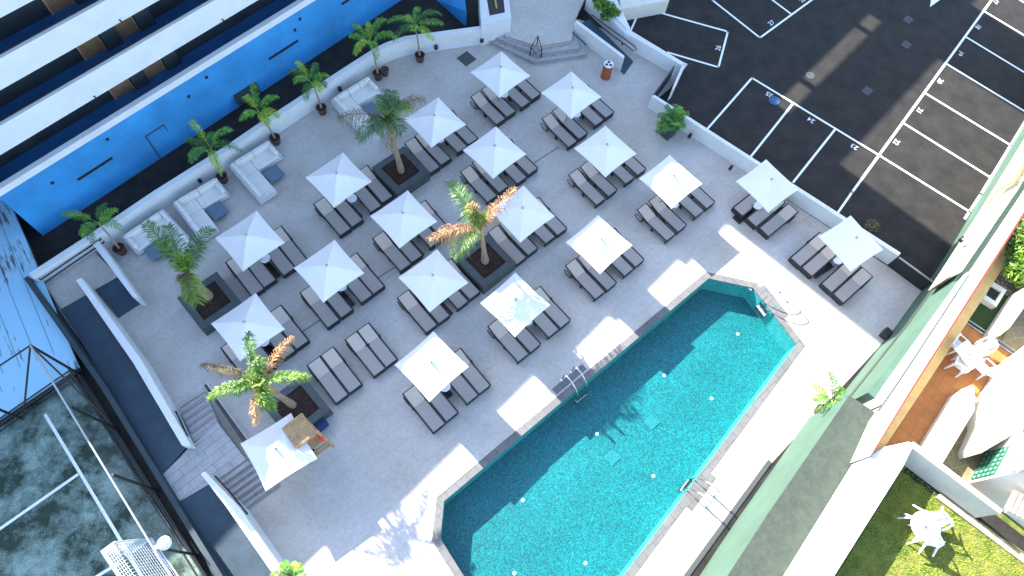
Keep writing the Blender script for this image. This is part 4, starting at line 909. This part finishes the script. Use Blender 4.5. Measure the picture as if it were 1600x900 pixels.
def parasol(x, y, label, rot, table=None):
    o = PARASOL if not usedp[0] else copy_tree(PARASOL); usedp[0] = True
    c = P(x, y, 2.66); o.location = (c[0], c[1], .004); o.rotation_euler = (0, 0, rot); o['label'] = label
    if table:
        s_ = STABLE if not useds[0] else copy_tree(STABLE); useds[0] = True
        d = Vector(table[:2]); s_.location = (c[0] + d.x, c[1] + d.y, .004); s_['label'] = table[2]
    return c
HEAD = R(ROW)                               # loungers lie square to the rows: foot towards the pool
GROUPS = [ # apex pixel, phrase, four feet
 ((673.5, 565.7), 'first parasol of the poolside row', [(686.7, 671.7), (706.7, 655), (738.3, 627.5), (757, 612.5)]),
 ((806, 468), 'second parasol of the poolside row', [(816.7, 563.3), (835.5, 548.5), (863.5, 525.5), (881.7, 511)]),
 ((939, 373), 'third parasol of the poolside row', [(935, 466.7), (953.5, 453), (980, 431), (996.7, 417)]),
 ((1052.3, 274), 'fourth parasol of the poolside row', [(1045, 376.7), (1062.5, 363), (1089.5, 340.5), (1106.7, 327)]),
 ((676.3, 430), 'parasol left of the orange fronded palm planter', [(675, 518.3), (694.5, 504), (723.5, 482), (741.7, 467)]),
 ((816.7, 325), 'parasol right of the orange fronded palm planter', [(813.5, 413.5), (831.5, 399), (858.5, 381), (876.7, 368.3)]),
 ((948.7, 226.3), 'parasol nearest the square potted palm', [(936.7, 321.7), (955, 308), (981.7, 289), (1000, 275.5)]),
 ((382, 503), 'parasol beside the leftmost planter', [(403, 598), (425, 582), (455, 559), (475.5, 543.5)]),
 ((510.7, 414.7), 'parasol above the two pairs of uncovered loungers', [(523.3, 510.5), (544, 495), (575, 472), (593.3, 458.5)]),
 ((629.3, 333), 'parasol in front of the shaded palm planter', [(635, 423.3), (652.5, 410), (681, 387), (699, 373.5)]),
 ((773.3, 228), 'parasol behind the orange fronded palm', [(768.5, 317), (786.5, 302.5), (814.5, 288.5), (831.7, 274.5)]),
 ((894.7, 137.7), 'parasol nearest the rust coloured bin', [(893.3, 232), (909.5, 219.5), (934.5, 199), (950.5, 187)]),
 ((385.3, 367), 'parasol nearest the corner sofas', [(406.7, 462), (425, 448.5), (455, 430), (473, 416.5)]),
 ((526, 271), 'parasol left of the shaded palm planter', [(541.7, 368.5), (560, 355), (589, 332.5), (606.7, 318)]),
 ((678.7, 180.3), 'parasol right of the shaded palm', [(680, 272), (697, 259.5), (722.5, 240.5), (739, 228)]),
 ((782.3, 105), 'parasol nearest the entrance steps', [(782, 197), (798, 185.5), (820.5, 171), (837, 158.5)]),
]
for (ax, ay), ph, feet in GROUPS:
    mid = (Vector(P(*feet[1])) + Vector(P(*feet[2]))) / 2; dd = Vector((-math.sin(HEAD + R(-2)), math.cos(HEAD + R(-2))))
    apex = Vector(P(ax, ay, 2.66)); tb = mid + dd * 1.12 - apex
    parasol(ax, ay, 'white square ' + ph, R(50) + rng.uniform(-.03, .03), (tb.x, tb.y, 'small round white side table under the ' + ph))
    for k, (fx, fy) in enumerate(feet):
        put_lounger(fx, fy, HEAD + R(-1.5) + rng.uniform(-.012, .012), 'grey lounger, %s from the left under the %s' % (ORD[k], ph))
for k, (fx, fy) in enumerate([(536.7, 626.7), (557.5, 611), (595, 585.5), (612.5, 572)]):
    put_lounger(fx, fy, HEAD + R(-2), 'grey lounger without a parasol, %s from the left of the two uncovered pairs' % ORD[k])
WROT = HEAD + R(-92.5)
parasol(1205.3, 280.7, 'white square parasol overlapping the straight white wall, left of two', R(45.5 - 90), (*(Vector(P(1184, 321, .43)) - Vector(P(1205.3, 280.7, 2.66))), 'small round white side table under the left wall parasol'))
for k, (fx, fy) in enumerate([(1149, 337), (1170, 353.5), (1189.5, 368.5)]): put_lounger(fx, fy, WROT, 'grey lounger, %s from the left under the left parasol at the straight wall' % ORD[k])
parasol(1337.8, 371.7, 'white square parasol over the end of the straight wall, nearest the black gate', R(40.5 - 90), (*(Vector(P(1309, 406, .43)) - Vector(P(1337.8, 371.7, 2.66))), 'small round white side table under the parasol by the black gate'))
for k, (fx, fy) in enumerate([(1238, 415), (1255.5, 430), (1286, 455), (1304, 471)]): put_lounger(fx, fy, WROT, 'grey lounger, %s from the left under the parasol by the black gate' % ORD[k])
parasol(430.5, 700.8, 'white square parasol over the lower steps beside the wooden stand', R(42 + 90))
# ---- corner sofas
def make_sofa(name, label, corner, ang, sgn, L1, L2):
    """corner: back corner in plan; arm 1 runs along ang, arm 2 turns towards the deck"""
    t = thing(name, label, 'corner sofa', (*corner, 0), 'pale corner sofas along the low white wall', ang, True); D = .88
    def bx(g, x0, x1, y0, y1, z0, z1): return g.prism([(sgn * a, b) for a, b in ((x0, y0), (x1, y0), (x1, y1), (x0, y1))], z0, z1)
    f = MB(); bx(f, 0, L1, -D, 0, .06, .24); bx(f, 0, D, -L2, -D - .002, .06, .24); f.build('frame', m_sofaf, t)
    f = MB(); bx(f, 0, L1, -.06, 0, .242, .56); bx(f, 0, .06, -L2, -.062, .242, .56); f.build('back_frame', m_sofaf, t)
    bx(MB(), L1 - .06, L1, -D, -.062, .242, .46).build('armrest', m_sofaf, t); bx(MB(), .062, D, -L2, -L2 + .06, .242, .46).build('armrest', m_sofaf, t)
    ms = (L1 - D - .07)
    bx(MB(), .07, D, -D, -.07, .244, .40).build('seat_cushion', m_cush, t, bevel=.03)
    bx(MB(), D + .01, D + ms, -D, -.07, .244, .40).build('seat_cushion', m_cush, t, bevel=.03)
    bx(MB(), .07, D, -L2 + .07, -D - .01, .244, .40).build('seat_cushion', m_cush, t, bevel=.03)
    nb = max(2, round((L1 - .3) / .75)); wb = (L1 - .32) / nb
    for k in range(nb): bx(MB(), .26 + k * wb, .25 + (k + 1) * wb, -.27, -.07, .402, .72).build('back_cushion', m_cush, t, bevel=.05)
    nb = max(2, round((L2 - .1) / .75)); wb = (L2 - .14) / nb
    for k in range(nb): bx(MB(), .07, .25, -.07 - (k + 1) * wb + .01, -.07 - k * wb, .402, .72).build('back_cushion', m_cush, t, bevel=.05)
    bx(MB(), L1 - .24, L1 - .07, -D + .03, -.29, .402, .66).build('arm_cushion', m_cush, t, bevel=.05)
    return t
SA = R(50.5)
def sofa(x, y, x2, y2, x3, y3, sgn, label):
    c = Vector(P(x, y, .6)); a = Vector(P(x2, y2, .6)) - c; b = Vector(P(x3, y3, .6)) - c
    ang = math.atan2(a.y, a.x) + (math.pi if sgn < 0 else 0)
    make_sofa('corner_sofa', label, (c.x, c.y), ang, sgn, a.length, b.length)
sofa(357, 258, 420, 219, 402, 311, 1, 'pale corner sofa between two potted palms, third from the left')
sofa(517, 155, 576, 119, 561, 207, 1, 'farthest pale corner sofa, partly under the shaded palm')
sofa(269, 317, 338, 277, 309, 371, 1, 'pale corner sofa standing back to back with the leftmost sofa')
sofa(255, 326, 190, 370, 293, 388, -1, 'leftmost pale corner sofa with its arm on the right')
def pouf(x, y, label):
    c = P3(x, y, .3); t = thing('low_table', label, 'low table', (c.x, c.y, 0), 'blue grey low tables by the sofas', SA, True)
    MB().box((0, 0, .29), (.72, .72, .04)).build('table_top', m_pouf, t, bevel=.01)
    MB().box((0, 0, .15), (.5, .5, .24)).build('base', m_pouf, t)
pouf(428, 271, 'blue grey low table in front of the third corner sofa'); pouf(340, 329, 'blue grey low table right of the back to back sofas'); pouf(580, 172, 'blue grey low table in front of the farthest corner sofa'); pouf(243, 392, 'blue grey low table in front of the leftmost sofa')
# ---- lifeguard stand
t = thing('lifeguard_stand', 'tall wooden stand with a slatted roof, splayed legs and a red float', 'lifeguard chair', (*P(487, 690), 0))
lt = [P3(x, y, 2.45) for x, y in ((440, 669), (471, 645), (495, 673), (463, 700))]; sc = (lt[0] + lt[1] + lt[2] + lt[3]) / 4
e1 = (lt[1] - lt[0]).normalized(); e2 = (lt[3] - lt[0]).normalized(); W1 = (lt[1] - lt[0]).length; W2 = (lt[3] - lt[0]).length
rf_ = MB()
for k in range(9):
    o0 = lt[0] + e2 * (W2 * (k + .5) / 9); rf_.bar(o0, o0 + e1 * W1, W2 / 9 - .012, .04)
rf_ = rf_.build('roof', m_wood, t); MB().bar(lt[3] + e2 * .02 + Vector((0, 0, -.06)), lt[2] + e2 * .02 + Vector((0, 0, -.06)), .03, .16).build('fascia', m_wood, rf_)
ft = [P3(484, 724), P3(521, 697), P3(488, 672), P3(455, 697)]; tp_ = [lt[3], lt[2], lt[1], lt[0]]
for a, b in zip(ft, tp_): MB().bar(a, b + Vector((0, 0, -.02)) + (sc - b) * .08, .09, .06).build('leg', m_wood, t)
mid = lambda i, s: ft[i].lerp(tp_[i], s)
MB().prism([tuple(mid(i, .52))[:2] for i in range(4)], 1.22, 1.27).build('seat', m_wood, t)
for s in (.16, .32): MB().bar(mid(0, s), mid(1, s), .09, .04).build('step', m_wood, t)
for i, j in ((0, 3), (1, 2)): MB().bar(mid(i, .25), mid(j, .25), .07, .04).build('side_brace', m_wood, t)
MB().bar(mid(0, .72), mid(3, .72), .07, .04).build('armrest', m_wood, t); MB().bar(mid(1, .72), mid(2, .72), .07, .04).build('armrest', m_wood, t)
c = P3(500, 681, 1.6); fl = MB().tube([c + Vector((-.22, .2, .05)), c + Vector((-.12, .11, .06)), c + Vector((.1, -.1, .02)), c + Vector((.2, -.2, 0))], [.04, .09, .09, .04], 10).build('rescue_float', m_red, None, True); tag(fl, 'red rescue float hanging on the wooden stand', 'rescue float')
c = P3(502, 664, .35); g = MB().box(tuple(c), (.5, .42, .25), .9); tag(g.build('bag', m_navy, None, bevel=.08), 'dark blue bag on the deck between the planter and the wooden stand', 'bag')
# ---- bin
t = thing('litter_bin', 'rust coloured round bin with three holes in its pale lid', 'bin', (*P(946, 120), 0)); b = P3(946, 120)
MB().lathe([(.25, .0), (.25, .86), (.235, .88)], 24, tuple(b)).build('body', m_rust, t); ld = MB().lathe([(.25, .881), (.25, .92), (.01, .93)], 24, tuple(b)).build('lid', m_plastic, t)
for a in (90, 210, 330): MB().lathe([(.075, .926), (.075, .94), (.01, .941)], 14, (b.x + .12 * math.cos(R(a)), b.y + .12 * math.sin(R(a)), 0)).build('opening', m_black, ld)
# ---- white plastic garden furniture
def make_chair():
    t = thing('plastic_chair', '', 'chair', (0, 0, 0), 'white plastic garden chairs', 0, True)      # faces +y
    g = MB(); n = 8
    MB().box((0, .02, .43), (.44, .44, .03)).build('seat', m_plastic, t, bevel=.02)
    for x, y in ((-.22, .22), (.22, .22), (-.21, -.2), (.21, -.2)): MB().tube([(x * .96, y * .96, .43), (x * 1.12, y * 1.2, 0)], [.045, .028], 6).build('leg', m_plastic, t)
    g = MB(); pts = [(-.24, -.2, .45), (-.24, -.27, .70), (-.17, -.31, .84), (0, -.33, .88), (.17, -.31, .84), (.24, -.27, .70), (.24, -.2, .45)]
    g.tube(pts, .03, 6)
    for x in (-.15, -.09, -.03, .03, .09, .15): g.bar((x * .8, -.2, .44), (x, -.315, .85), .032, .014)
    g.build('backrest', m_plastic, t)
    for sx_ in (-1, 1): MB().tube([(sx_ * .25, -.27, .68), (sx_ * .28, -.05, .66), (sx_ * .28, .16, .64), (sx_ * .25, .22, .42)], .025, 6).build('armrest', m_plastic, t)
    return t
CH = make_chair(); usedc = [False]
def chair(x, y, z, face, label, tilt=0.0, lift=0.0):
    o = CH if not usedc[0] else copy_tree(CH); usedc[0] = True
    p = P3(x, y, z + .4); o.location = (p.x, p.y, z + lift); o.rotation_euler = (R(tilt), 0, face); o['label'] = label; return o
def table(x, y, label, shape, face, w_, l_):
    p = P3(x, y, GZ + .72); t = thing('plastic_table', label, 'table', (p.x, p.y, GZ), 'white plastic garden tables', face, True)
    g = MB()
    if shape == 'rect': g.prism([(-w_ / 2, -l_ / 2), (w_ / 2, -l_ / 2), (w_ / 2, l_ / 2), (-w_ / 2, l_ / 2)], .69, .72)
    else: g.lathe([(w_ / 2 - .03, .69), (w_ / 2, .70), (w_ / 2, .715), (w_ / 2 - .02, .725)], 28)
    g.build('table_top', m_plastic, t, bevel=.01 if shape == 'rect' else 0)
    for a, b in ((-1, -1), (1, -1), (1, 1), (-1, 1)): MB().tube([(a * w_ * .36, b * l_ * .36, .69), (a * w_ * .42, b * l_ * .42, 0)], [.035, .025], 6).build('leg', m_plastic, t)
    MB().lathe([(.035, .726), (.035, .729)], 12).build('parasol_hole', m_black, t)
    return p
def toward(x, y, tx, ty, z=GZ): a = Vector(P(x, y, z + .5)); b = Vector(P(tx, ty, z + .5)); d = b - a; return math.atan2(-d.x, d.y)
table(1515, 554, 'rectangular white plastic table on the terracotta terrace', 'rect', R(0) + toward(1505, 545, 1528, 572), .72, .95)
chair(1497, 541, GZ, toward(1497, 541, 1515, 556), 'white plastic chair at the upper left end of the terrace table')
chair(1533, 545, GZ, toward(1533, 545, 1514, 556), 'white plastic chair with a round slatted back at the upper right of the terrace table')
chair(1500, 571, GZ, toward(1500, 571, 1514, 554), 'white plastic chair at the lower left of the terrace table')
chair(1534, 575, GZ, toward(1534, 575, 1514, 556), 'white plastic chair with the sunlit back at the lower right of the terrace table')
table(1447, 823, 'round white plastic table on the lawn', 'round', .3, 1.0, 1.0)
chair(1427, 803, GZ, toward(1427, 803, 1447, 824), 'white plastic chair tipped against the lawn table with its legs towards the white wall', -38, .24)
chair(1448, 857, GZ, toward(1448, 857, 1446, 823), 'white plastic chair tipped against the near side of the lawn table', -32, .20)
chair(1474, 806, GZ, toward(1474, 806, 1447, 824), 'white plastic chair tipped against the sunny right side of the lawn table', -42, .26)
for o in bpy.data.objects:
    for k in ('_w', '_l'):
        if k in o: del o[k]
